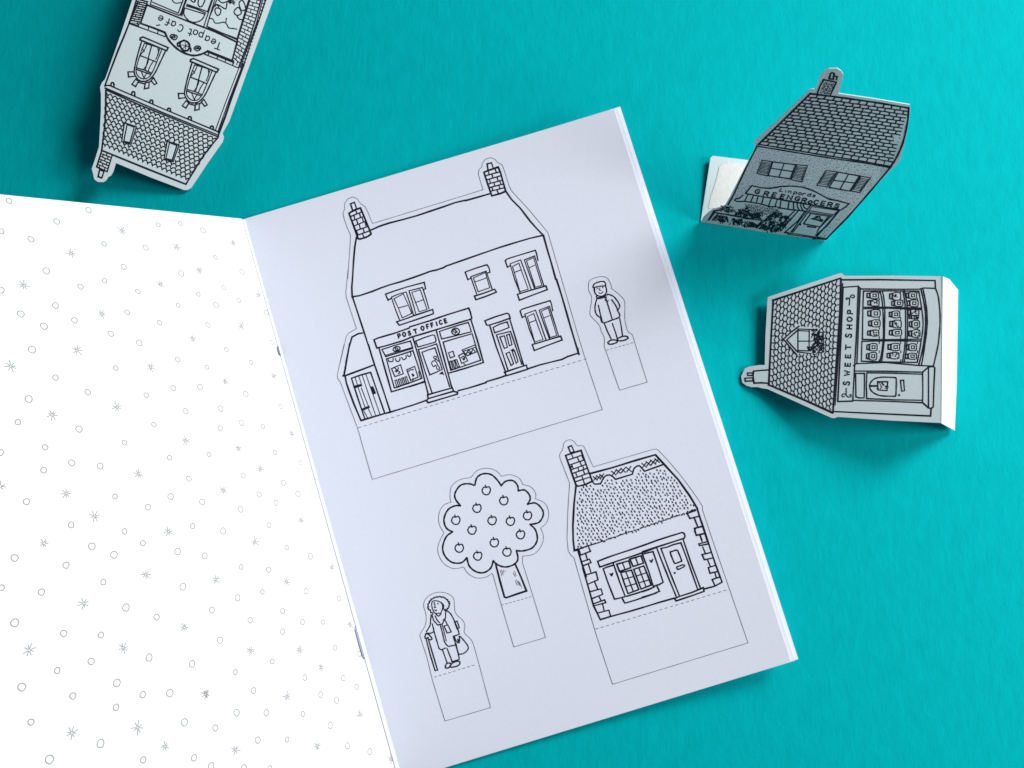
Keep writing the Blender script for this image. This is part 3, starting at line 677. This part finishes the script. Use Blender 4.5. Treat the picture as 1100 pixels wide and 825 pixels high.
for ch, c in (('S', (909.3, 411.6)), ('W', (910.0, 400.8)), ('E', (910.7, 391.6)), ('E', (911.0, 382.6)), ('T', (911.3, 373.0)), ('S', (911.6, 360.4)), ('H', (912.6, 351.2)), ('O', (912.9, 343.0)), ('P', (913.4, 335.0))):
    big = 1.25 if c[1] in (411.6, 360.4) else 1
    d.glyph(ch, c, (.3, -4.9), (-5.3 * big, -.25), 1.15)
d.ink('s 130,285 132,255 132,235 112,225 105,232 112,238 / s 132,235 145,205 165,203 172,215 162,225 150,220', .95, fr=S3).ink('s 110,330 110,365 108,380 85,378 75,390 80,402 95,400 / s 108,380 120,400 140,405 152,398 148,385 138,388', .95, fr=S4).done()
d = Draw('shop_window', SW, SWP, S3, '200,130 225,152 710,152 830,145 865,400 805,775 700,770 190,758', 1, **CP)
d.ink('200,130 225,153 460,155 710,155 / 218,155 205,450 192,755 / 165,770 190,755 420,745 700,770 / 245,170 470,168 690,170 / 240,300 430,300 715,308 / 240,312 430,308 715,318 / 235,560 430,562 710,556 / 232,575 430,570 708,572 / 230,735 450,742 680,745', 1.15)
d.ink('s 690,170 712,300 725,440 705,600 678,745 / 245,170 240,300 / 240,310 236,560 / 232,575 228,735 / s 380,170 400,300 404,560 378,735 / s 398,170 416,300 412,560 392,735 / s 562,165 582,310 582,560 560,740 / s 575,165 598,310 597,560 575,740', 1.05)
d.ink('s 708,155 738,300 745,440 725,620 690,768 / s 725,155 752,300 758,440 740,600 712,770 / 708,150 730,145 825,148 / s 825,148 850,230 862,400 848,590 808,775 / 700,770 808,775', 1.15)
jars = ((325, 205), (330, 265), (335, 350), (338, 430), (328, 508), (318, 622), (315, 695), (505, 212), (522, 268), (500, 358), (508, 435), (508, 505), (495, 620), (488, 690), (635, 205), (645, 268), (652, 340), (655, 380), (660, 437), (660, 512), (635, 622), (632, 695))
for i, (x, y) in enumerate(jars):
    sx = (38 if x < 560 else 34) * random.uniform(.88, 1.08); sy = (26 if y != 380 else 14) * random.uniform(.85, 1.08)
    d.ink('s z %g,%g %g,%g %g,%g %g,%g %g,%g %g,%g' % (x - sx * .45, y - sy, x + sx * .9, y - sy, x + sx * 1.1, y, x + sx * .9, y + sy, x - sx * .45, y + sy, x - sx * .7, y), .85)
    d.ink('%g,%g %g,%g %g,%g %g,%g z' % (x - sx * 1.35, y - sy * .65, x - sx * .8, y - sy * .8, x - sx * .8, y + sy * .8, x - sx * 1.35, y + sy * .65), 1.2)
    if i % 3 == 1: d.scrib('%g,%g %g,%g %g,%g %g,%g' % (x - sx * .5, y - sy * .8, x + sx * .8, y - sy * .8, x + sx * .8, y + sy * .8, x - sx * .5, y + sy * .8), 7, .65, .9)
    else: d.ink('%g,%g %g,%g %g,%g %g,%g z' % (x - sx * .1, y - sy * .45, x + sx * .6, y - sy * .45, x + sx * .6, y + sy * .45, x - sx * .1, y + sy * .45), .75)
for x in (372, 545, 680):
    for a, b in ((172, 185), (228, 240), (290, 298), (312, 325), (380, 400), (460, 480), (535, 560), (575, 595), (650, 668), (722, 738)): d.ink('%g,%g %g,%g' % (x, a, x, b), .7)
d.done()
d = Draw('shop_door', SW, SWP, S4, '175,140 205,125 735,135 850,150 845,490 805,495 755,450 175,432', 2, **CP)
d.ink('182,185 460,187 755,195 / 285,200 500,203 755,212 / 190,205 265,205 264,300 262,412 220,412 192,403 z / 285,200 280,310 284,418 520,428 755,432 / 755,195 757,330 755,450 / 172,432 460,440 755,452', 1.15)
d.ink('s 525,240 400,238 335,260 308,310 330,360 400,393 525,398 / s 525,240 533,260 530,380 525,398', 1.2).ink('375,275 460,275 455,350 378,345 z', 1.1).scrib('380,280 455,280 450,345 382,340', 9, .9, 1.1).ink('308,308 375,308 / 310,316 375,314', .9)
d.ink('568,265 595,262 602,352 578,355 z', 1.1).circ((557, 388), 10, fill=True).ink('755,195 800,155 / s 800,155 830,148 850,150 858,160 / 858,160 850,320 845,488 / s 845,488 825,500 805,495 / 805,495 755,450 / 805,155 805,495', 1.25).done()

# ---- greengrocer: stands upright on its folded back tab
K0, K1, K2, K3, K4, K5 = (740, 60, 3.75), (800, 70, 8.25), (880, 70, 7.5), (745, 160, 8.25), (840, 160, 8.25), (800, 190, 11)
K6, K7, K8 = (800, 195, 13.75), (850, 195, 18.33), (745, 215, 18.33)
GR = empty('folded_paper_house', (0, 0, 0), 'greengrocers card standing upright on its white folded tab', 'paper model', GRP)
ga, gb = table((753.5, 238.6), .0004), table((886.5, 258.5), .0004)
e = (gb - ga).normalized(); bk = Vector((-e.y, e.x, 0)); TL = math.radians(67)
GPL = Plane(ga, e.cross(bk * math.cos(TL) + Vector((0, 0, 1)) * math.sin(TL)))
class Bent:
    """the upright card: a plane whose upper half is bowed gently backwards"""
    curved = True
    def __init__(s): s.t = bk * math.cos(TL) + Vector((0, 0, 1)) * math.sin(TL); s.nn = -(e.cross(s.t)); s.nn = s.nn if s.nn.dot(CAM - ga) > 0 else -s.nn
    def hit(s, p):
        d = ray(p); off = 0
        for i in range(10):
            k = (ga + s.nn * off - CAM).dot(s.nn) / d.dot(s.nn); q = CAM + d * k
            r = (q - ga).dot(s.t); a = (q - ga).dot(e); off = -.0035 * (r / .06) ** 2 + .0014 * math.sin(math.pi * min(1, max(0, a / .05)))* min(1, r / .02)
        sl = -.007 * r / .0036
        n = (s.nn + s.t * (.0070 * r / .0036)).normalized()
        return q, n
GB = Bent()
out_g = px('50,668 60,650 78,632 100,617 128,610 146,603 165,570 272,362 262,352 270,340 380,240 486,137 500,133 510,137 530,80 545,62 565,52 597,50 612,60 622,75 612,115 603,152 740,172 890,197 893,215 882,290 868,360 850,420 840,435 815,458 700,580 549,745 300,710', K0)
sheet('card_front', GR, GB, out_g, .0004, CMATS, step=9)
tb = plane3(ga, gb, table((764, 167.5), .0022))
sheet('base_tab', GR, tb, [(752.6, 238.4), (763.3, 169.5), (766, 167.3), (800, 171.5), (895, 186), (890, 240), (886, 258)], .0004, [M_CARD], label='plain white tab folded back behind the greengrocers front')
pt = px('225,160 250,140 300,112 420,135 700,170 420,420 230,520 130,530 150,430 185,330 220,200', K3)
sheet('torn_paper_patch', GR, tb, pt, .00012, [M_TORN], top=.00016)
d = Draw('wall', GR, GB, K0, '275,362 815,447 700,580 545,740 300,708 60,668 160,600', 1, **CP, w=.9)
d.ink('275,362 225,462 180,560 158,600', 1.3).ink('815,445 740,535 640,650 553,738 / 553,738 500,735', 1.3)
wsk = ['290,418 478,440 455,508 270,478', '550,455 735,485 690,555 520,525', '190,575 255,520 360,535 440,520 520,545 560,580 650,585 600,625 630,615 520,730 60,680 140,600']
d.ticks('278,368 800,450 545,735 480,720 60,668 160,600', 2.8, .45, 1.2, .42, skip=wsk, jit=.4).done()
d = Draw('roof', GR, GB, K0, '490,152 885,208 875,300 815,442 280,357', 1, **CP, w=1)
d.tiles('490,153 884,210 815,440 284,356', 17, 9.0, .35, True, 1.05, jit=.1)
d.ink('488,152 600,166 750,187 886,210 / 489,152 390,250 280,357 / s 886,208 880,270 862,350 836,410 815,442', 1.5).ink('278,355 400,375 560,402 700,424 817,446 / 280,364 400,384 560,410 700,430 812,450', 1.1).done()
d = Draw('chimney', GR, GB, K0, '520,155 540,98 565,65 610,70 572,160', 2, **CP)
d.ink('640,262 665,190 700,125 720,122 800,140 818,150 785,210 755,270', 1.3, fr=K1).ink('700,125 735,122 812,148', 1.7, fr=K1).ink('f 70,100 78,70 90,55 115,58 105,90 110,112 / 84,70 100,72 / 125,85 145,92 138,118 118,112 z', 1.2, fr=K2).scrib('675,240 705,145 795,155 752,255', 26, .5, .5, 0) if False else None
d.ink('640,262 665,190 700,128 812,150 785,210 755,270', 1.3, fr=K1).ink('745,118 758,75 775,65 795,75 785,125 z', 1.2, fr=K1).ink('84,112 92,66 / 110,112 122,85 145,92 138,118 / 118,70 112,112', 1.2, fr=K2)
d.ticks('670,245 700,140 795,160 755,258'.replace(' ', ' '), 1.5, .5, 1.2, .55) if False else None
d.fr = K1; d.ticks('662,250 702,142 798,160 758,255', 1.4, .6, 1.2, .6, jit=.4).done()
def gwin(fr, L, Pn, Rr, bars):
    d = Draw('window', GR, GB, fr, L + ' ' + Rr, 2, **CP)
    d = Draw('window', GR, GB, fr, None, 2, **CP); d.area(L); d.area(Pn); d.area(Rr)
    for q in (L, Rr):
        Q = d.pts(q); d.line(Q, .9, True)
        c0 = lambda u, v: bil([lerp(Q[0], Q[2], .12), lerp(Q[1], Q[3], .12), lerp(Q[2], Q[0], .12), lerp(Q[3], Q[1], .12)], u, v)
        for i in range(9): d.line([c0(0, i / 8), c0(1, i / 8)], .6)
        d.line([c0(0, 0), c0(0, 1)], .5); d.line([c0(1, 0), c0(1, 1)], .5)
    d.ink(Pn + ' z', 1.05).ink(bars, .95).done()
gwin(K0, '295,420 335,426 318,483 274,473', '338,427 430,438 408,495 320,482', '436,438 478,442 455,507 413,498', '384,433 363,488 / 330,452 420,466')
gwin(K4, '390,190 487,202 402,335 310,322', '500,205 688,238 600,372 418,340', '700,240 785,255 690,385 612,372', '592,220 515,355 / 462,278 640,300')
d = Draw('shop_sign', GR, GB, PX, conv('5,195 85,105 200,125 300,135 430,112 560,110 680,122 760,145 830,175 900,210 1000,265 1100,280', K5) + ' ' + conv('595,485 525,540', K4) + ' ' + conv('1100,380 760,325 400,265', K5), 2, **CP)
d.ink('8,195 45,150 85,103 200,128 300,135 430,112 560,108 680,120 760,145 830,172 900,210 1000,265 1100,280', 1.15, fr=K5).ink('415,440 500,460 595,485 560,515 525,540 / 525,540 300,502 0,452', 1.15, fr=K4).ink('8,195 200,230 400,262 600,295 800,332 1100,380', 1.15, fr=K5)
def gl(ch, fr, c, w_, h_, k=1.0, w=.95): d.glyph(ch, (fr[0] + c[0] / fr[2], fr[1] + c[1] / fr[2]), (w_, w_ * .17), (h_ * .45, -h_), w)
for ch, fr, c in (('G', K6, (190, 145)), ('R', K6, (322, 180)), ('E', K6, (440, 195)), ('E', K6, (560, 220)), ('N', K6, (665, 235)), ('G', K7, (125, 335)), ('R', K7, (258, 370)), ('o', K7, (380, 392)), ('C', K7, (495, 405)), ('E', K7, (630, 425)), ('R', K7, (765, 452)), ('S', K7, (905, 475))):
    gl(ch, fr, c, 5.7 if ch != 'o' else 4.8, 4.1, w=1.1)
for ch, fr, c in (('L', K6, (560, 125)), ('i', K6, (610, 143)), ('n', K6, (660, 153)), ('p', K6, (725, 165)), ('o', K7, (95, 225)), ('r', K7, (165, 240)), ('d', K7, (255, 255)), ('s', K7, (330, 265))):
    pass
for ch, u in zip('Linpords', (432, 486, 538, 600, 655, 705, 765, 822)):
    v = 155 + (u - 432) * .165; d.glyph(ch, (K5[0] + u / 11, K5[1] + v / 11), (4.3, .75), (1.2, -3.1), .8)
d.done()
d = Draw('awning', GR, GB, K5, '5,200 400,265 745,330 725,405 540,385 370,350 150,315 -110,285 -90,265 -30,235', 2, **CP)
d.ink('-20,215 -60,250 -110,262 -120,275 -90,290 0,288 80,300 150,312 215,325 290,350 370,350 440,370 540,385 640,395 720,405', 1.05)
d.ink('40,205 0,285 / 105,215 68,300 / 160,225 135,310 / 222,235 200,320 / 315,252 280,345 / 385,262 358,345 / 430,270 415,365 / 525,285 510,378 / 575,292 580,382 / s 625,300 622,350 650,395 / s 665,308 665,350 690,400 / s 695,312 700,355 740,385 / 780,335 735,390', 1.05).done()
d = Draw('fruit_display', GR, GB, K8, '180,410 300,215 480,190 540,110 800,110 1100,140 1500,230 1750,420 1640,640 900,520', 2, **CP)
d.ink('290,395 400,215 520,190 / 310,385 415,240 / 420,240 1100,360 / 370,395 480,270', 1.2)
for q, n in (('530,190 580,120 780,130 760,230 560,235', 34), ('820,270 860,170 1100,170 1110,320 900,310', 44), ('380,395 450,290 680,330 680,440', 44), ('720,430 760,350 960,370 950,480 760,465', 38)): d.scrib(q, n, .85, 1.0)
d.fr = K3
for q, n in (('370,590 365,545 500,540 490,610 385,590', 20), ('515,600 520,550 605,565 600,610', 20), ('620,640 690,570 825,590 825,670 700,665', 44), ('590,700 600,665 800,690 790,740', 40), ('205,620 230,585 310,610 305,645', 12), ('340,660 350,620 440,635 430,670', 16), ('450,690 460,640 560,655 550,700', 20)): d.scrib(q, n, .85, 1.0)
d.ink('440,570 600,620 / 560,700 680,585 730,560 / 600,650 560,700', 1.1)
d.fr = K6
for q, n in (('310,580 350,520 440,455 550,470 520,540 400,520', 34), ('530,540 560,500 690,520 660,600', 22), ('300,620 330,580 620,620 600,660', 40), ('230,700 260,630 500,690 540,740 420,735', 44), ('80,540 100,460 260,465 240,545', 26), ('0,640 0,590 190,610 130,680', 30)): d.scrib(q, n, .85, 1.0)
d.ticks('0,320 340,370 560,400 300,500 0,440', 1.5, .5, .9, .6, jit=.4)
d.ink('740,425 610,560 470,725 / 790,435 640,600 530,735 / 0,545 250,570 / 160,680 270,560 / 330,570 450,460', 1.0).done()
d = Draw('shop_door', GR, GB, K4, '130,545 215,545 250,510 510,545 395,795 300,775 20,740', 2, **CP)
d.ink('205,545 140,640 20,742 / 222,548 150,640 80,738 / 238,548 165,650 95,738', 1.0).ink('265,510 240,545 460,582 500,545 z / 240,570 440,600 / 235,558 450,592', .75).ink('510,545 410,660 310,772 / 490,570 400,680 300,765', 1.2)
d.ink('250,580 190,662 / 190,662 340,690 430,600', 1.0).ink('255,618 300,625 355,640 360,628 340,622 335,598 305,598 295,612 z / 225,685 300,695', 1.2).scrib('265,615 350,640 340,600 300,600', 8, .7, .6, 0).circ((163, 668), 9, fill=True).ink('20,742 120,752 300,780 400,797 / 50,755 300,790 / 20,742 60,738 / 320,780 400,797', .8)
d.ink('410,600 330,700 310,740', 1.0).done()

# ---- tea room card at the top edge, roof end on the table, fold raised beyond the frame
T1, T2, T3, T4 = (90, 80, 5.156), (130, 0, 6.346), (130, 0, 11), (200, 0, 11)
TE = empty('folded_paper_house', (0, 0, 0), 'café card lying upside down with scalloped roof tiles and arched windows', 'paper model', GRP)
ta, tb_, tc_ = table((293, 0), .0060), table((142, 0), .0175), table((240, 150), .0014)
TPL = plane3(ta, tb_, tc_)
out_t = [(166, -72), (142, 0), (130, 36)] + px('120,22 100,45 90,70 95,110 95,200 88,330 84,400 62,470 44,522 50,545 58,580 78,595 108,596 122,588 135,568 150,560 162,540 178,490 370,570 555,640 575,640 595,628 680,500 770,372 776,345 768,330', T1) + [(250, 115), (245.8, 130), (293.2, 0), (319, -72)]
out_t = [(166, -72), (142, 0), (130, 36)] + px('118,25 100,45 90,70 95,110 95,200 88,330 84,400 62,470 44,522 50,545 58,580 78,595 108,596 122,588 135,568 150,560 162,540 178,490 370,570 555,640 575,640 595,628 680,500 770,372 776,345 768,325', T1) + [(246.3, 130), (293.2, 0), (319, -72)]
sheet('card_front', TE, TPL, out_t, .0004, CMATS)
A_, B_ = TPL.hit((166, -72))[0], TPL.hit((319, -72))[0]
g1 = Vector((A_.x + .004, A_.y + .014, .0004))
sheet('base_flap', TE, plane3(A_, B_, g1), [(166.3, -72), (318.7, -72), (316, -88), (170, -88)], .0004, [M_CARD])
d = Draw('wall', TE, TPL, T2, '0,310 60,150 175,10 880,0 975,0 790,465 665,825 -60,600', 1, **CP)
d.ink('118,10 60,150 20,250 -20,345 -75,490 -110,588', 1.5).ink('470,20 350,330 262,570 / 492,20 380,310 285,580', .8, fr=(200, 70, 8.25)).ink('510,-10 395,310 345,460 290,600', 1.9, fr=(200, 70, 8.25))
d.ink('905,0 830,280 640,800', .9, fr=T4).ink('940,0 860,240 760,520 665,820', 1.1, fr=T4)
for i in range(20):
    p = lerp((200 + 920 / 11, 0), (200 + 650 / 11, 810 / 11), i / 20); d.line([p, (p[0] + 2.2, p[1] + .9)], .8)
d.done()
d = Draw('brick_pier', TE, TPL, T4, '760,-40 900,-40 790,330 620,800 535,740 600,490 690,200', 2, **CP)
d.ink('760,-30 690,200 600,490 540,730 / 890,-20 820,230 740,480 620,800', 1.25)
for i in range(19):
    t = i / 19; p, q = lerp((200 + 757 / 11, -2), (200 + 545 / 11, 720 / 11), t), lerp((200 + 885 / 11, 1), (200 + 625 / 11, 790 / 11), t)
    d.line([p, q], .85)
    m = lerp(p, q, .38 if i % 2 else .66); m2 = (m[0] - 1.3, m[1] + 3.7); d.line([m, m2], .8)
d.done()
d = Draw('brick_pier', TE, TPL, T3, '190,-30 340,-30 300,50 235,265 210,315 95,270', 2, **CP)
d.ink('190,-25 140,140 95,270 210,315 / 310,20 270,150 235,268', 1.25)
for i in range(11):
    t = i / 11; p, q = lerp((130 + 185 / 11, -1), (130 + 100 / 11, 265 / 11), t), lerp((130 + 318 / 11, 2), (130 + 235 / 11, 285 / 11), t)
    d.line([p, q], 1.1); m = lerp(p, q, .35 if i % 2 else .7); d.line([m, (m[0] - .8, m[1] + 2.3)], 1.0)
d.done()
d = Draw('brick_course', TE, TPL, T2, '60,150 135,160 300,225 310,250 180,205 60,165', 2, **CP)
d.ink('55,160 180,205 300,250', 1.0).ink('125,155 118,180 / 190,182 185,205 / 255,208 248,230 / 300,228 305,250', .95).done()
d = Draw('brick_course', TE, TPL, T2, '590,350 765,422 790,465 570,372', 2, **CP)
d.ink('570,370 680,412 795,462 / 600,358 760,425', 1.0).ink('600,360 592,378 / 660,385 652,402 / 715,405 708,425 / 770,425 760,445', 1.0).ink('590,350 765,420', 2.2).done()
d = Draw('shop_sign', TE, TPL, T2, '180,35 135,160 300,225 330,280 400,345 480,378 540,375 590,350 760,420 792,290 480,155', 3, **CP)
d.ink('135,160 220,190 300,222 / s 300,222 330,280 400,345 480,377 540,372 590,350 / 590,350 760,420', 1.7).ink('180,35 330,95 480,155 640,215 795,290', 1.5).ink('180,30 135,160 / 795,285 755,420', 1.1)
for ch, c in (('T', (234.6, 49.3)), ('e', (229.0, 45.4)), ('a', (222.4, 42.3)), ('p', (215.6, 38.3)), ('o', (209.6, 35.8)), ('t', (204.2, 34.8)), ('C2', (194.0, 30.2)), ('a', (186.0, 26.4)), ('f', (180.3, 23.5)), ('e', (172.4, 20.5))):
    k = 7.6 if ch == 'T' else 7.2; a = math.radians(200)
    d.glyph(ch, c, (math.cos(a) * k * .82, math.sin(a) * k * .82), (math.sin(a) * k, -math.cos(a) * k), 1.0)
d.ink('418,300 460,296', 1.1, fr=T3)
d.ink('s z 580,430 605,408 650,418 665,440 640,470 605,460 / s z 600,435 625,425 640,440 615,448', 1.15, fr=T3).ink('s z 865,570 890,545 930,550 942,575 910,600 880,592 / s z 885,572 910,562 925,575', 1.15, fr=T3)
d.ink('s z 700,500 750,480 800,510 810,560 780,600 730,590 702,550', 1.7, fr=T3).ink('s 700,495 668,515 675,545 708,545 / s 800,545 825,580 820,608 / s 730,595 745,605 770,600', 1.6, fr=T3).ink('760,500 765,580 / 720,530 800,555 / 730,575 790,520', .7, fr=T3).done()
W = '160,295 290,318 240,470 205,530 150,550 105,520 100,475'
def twin(dx, dy):
    f = (T2[0] + dx / T2[2], T2[1] + dy / T2[2], T2[2])
    d = Draw('window', TE, TPL, f, '130,255 322,325 305,350 245,500 245,570 180,605 70,580 45,500 95,470', 2, **CP)
    d.ink('132,260 150,252 235,288 322,325 312,345 295,340 215,305 130,272 z', 1.35)
    d.ink('s 142,278 115,370 92,470 95,510 120,545 150,555 190,545 230,500 265,430 305,345', 1.25).ink('s 160,295 130,375 105,465 108,505 130,530 155,538 185,530 215,490 245,420 280,332', .95).ink('158,295 220,312 282,332 / 128,378 185,400 245,425 / 105,462 160,478 212,500 / 210,308 185,400 165,480 / 110,475 205,508', 1.05)
    d.ink('s 178,300 160,340 135,372 / s 190,400 178,440 152,476 / s 225,412 200,450 185,485 / 145,330 160,352 / s 250,320 255,360 238,405 / 265,330 248,380 / s 140,490 150,515 158,535 / s 180,495 165,515 158,535', .9)
    d.ink('48,490 88,490 / 90,520 52,525 48,490 / 100,540 120,555 100,590 75,575 z / 165,565 192,560 190,600 160,605 z / 205,550 222,530 245,568 228,578 z / 118,560 162,572 / 190,562 205,552', 1.15)
    d.done()
twin(0, 0); twin(343, 147)
d = Draw('eaves_gutter', TE, TPL, T1, '115,58 140,58 750,320 745,347 125,95', 3, **CP)
d.ink('120,62 140,60 440,190 750,320 745,345 / 118,75 430,208 742,335 / 122,85 300,165 745,346', 1.25)
for x, y in ((160, 52), (275, 102), (375, 148), (473, 193), (588, 240), (710, 292)): d.ink('s %g,%g %g,%g %g,%g %g,%g' % (x - 9, y + 8, x - 6, y - 5, x + 6, y - 4, x + 8, y + 14), 1.4)
d.done()
d = Draw('roof', TE, TPL, T1, '125,90 740,346 650,480 565,608 160,440 100,425 122,250', 2, **CP)
sk = ['225,262 296,286 266,394 206,374', '462,362 534,388 500,490 440,468']
d.tiles('122,92 738,348 566,606 102,415', 14, 5.6, 2.9, False, 1.05, skip=sk, round_=True, jit=.15)
d.ink('123,90 122,180 118,270 100,420 / 100,420 160,445 350,522 566,608 / s 745,346 690,415 640,485 566,608', 1.45).ink('225,268 292,290 262,388 210,372 z / 240,278 280,292 256,378 222,370 z / 462,370 528,390 495,485 445,468 z / 475,378 516,393 490,475 455,465 z', 1.1).done()
d = Draw('chimney', TE, TPL, T1, '100,422 158,445 130,538 110,538 100,572 80,565 85,530 72,510', 3, **CP)
d.bricks('158,445 100,422 72,512 130,538', 6, 1.0).ink('88,528 112,538 100,573 80,566 z', 1.3).done()
SW_ = Draw('shop_window', TE, TPL, T2, '200,0 430,-40 620,-40 880,-30 790,280 180,35', 3, **CP)
d = SW_
d.ink('200,30 395,105 410,90 440,0 / 215,15 390,90 425,-5 / 200,30 210,-5', 1.1).ink('s 345,-5 360,15 375,22 395,20 410,18', .95).ink('430,50 415,110 / 450,-5 405,105 / 445,40 510,60 580,90 / 450,30 590,80 620,-5', 1.1).ink('s 435,55 428,90 445,125 480,150 520,150 555,130 572,97 / 572,97 437,55', 1.1)
d.ink('s 470,-5 485,10 500,15 510,-5 / s 530,-5 525,25 535,45 555,40 575,-5 / s 500,-5 505,8', 1.1)
d.ink('640,-5 585,180 790,270 870,0 / 655,-5 600,125 / 625,-5 565,180 / 595,190 785,262', 1.1).ink('s 600,125 625,130 640,155 665,158 700,152 720,165 735,190 770,195 790,200 / 715,150 718,130', 1.0).circ((718, 125), 5, fill=True)
d.ink('s 640,45 655,30 690,50 715,60 722,20 / s z 640,75 650,55 680,65 675,95 655,105 / s 660,-5 690,20 730,10 745,25 / s z 770,80 800,50 820,90 790,105 / s 790,110 805,130 825,135 / s z 805,20 830,5 850,60 820,70 / s 655,35 665,45 660,55', 1.1).scrib('725,-5 790,-5 775,30 745,25', 12, 1.0, 1.3).done()

# ------------------------------------------------------------------ light
w = bpy.data.worlds.new('World'); sc.world = w; w.use_nodes = True
bg = w.node_tree.nodes['Background']; bg.inputs[0].default_value = (.62, .74, 1, 1); bg.inputs[1].default_value = .10
def area(name, loc, tgt, size, power, colr):
    l = bpy.data.lights.new(name, 'AREA'); l.shape = 'RECTANGLE'; l.size, l.size_y = size; l.energy = power; l.color = colr
    o = bpy.data.objects.new(name, l); col.objects.link(o); o.location = loc
    o.rotation_euler = (Vector(tgt) - Vector(loc)).to_track_quat('-Z', 'Y').to_euler()
area('window_light', (.66, .60, .57), (.0, .0, 0), (.36, .36), 10.2, (.97, .985, 1))
area('side_window_light', (.72, -.03, .35), (.0, 0, 0), (.28, .28), 4.2, (.96, .98, 1))
sc.view_settings.view_transform = 'Standard'; sc.view_settings.look = 'None'
sc.view_settings.exposure = 0; sc.view_settings.gamma = 1
sc.render.film_transparent = False
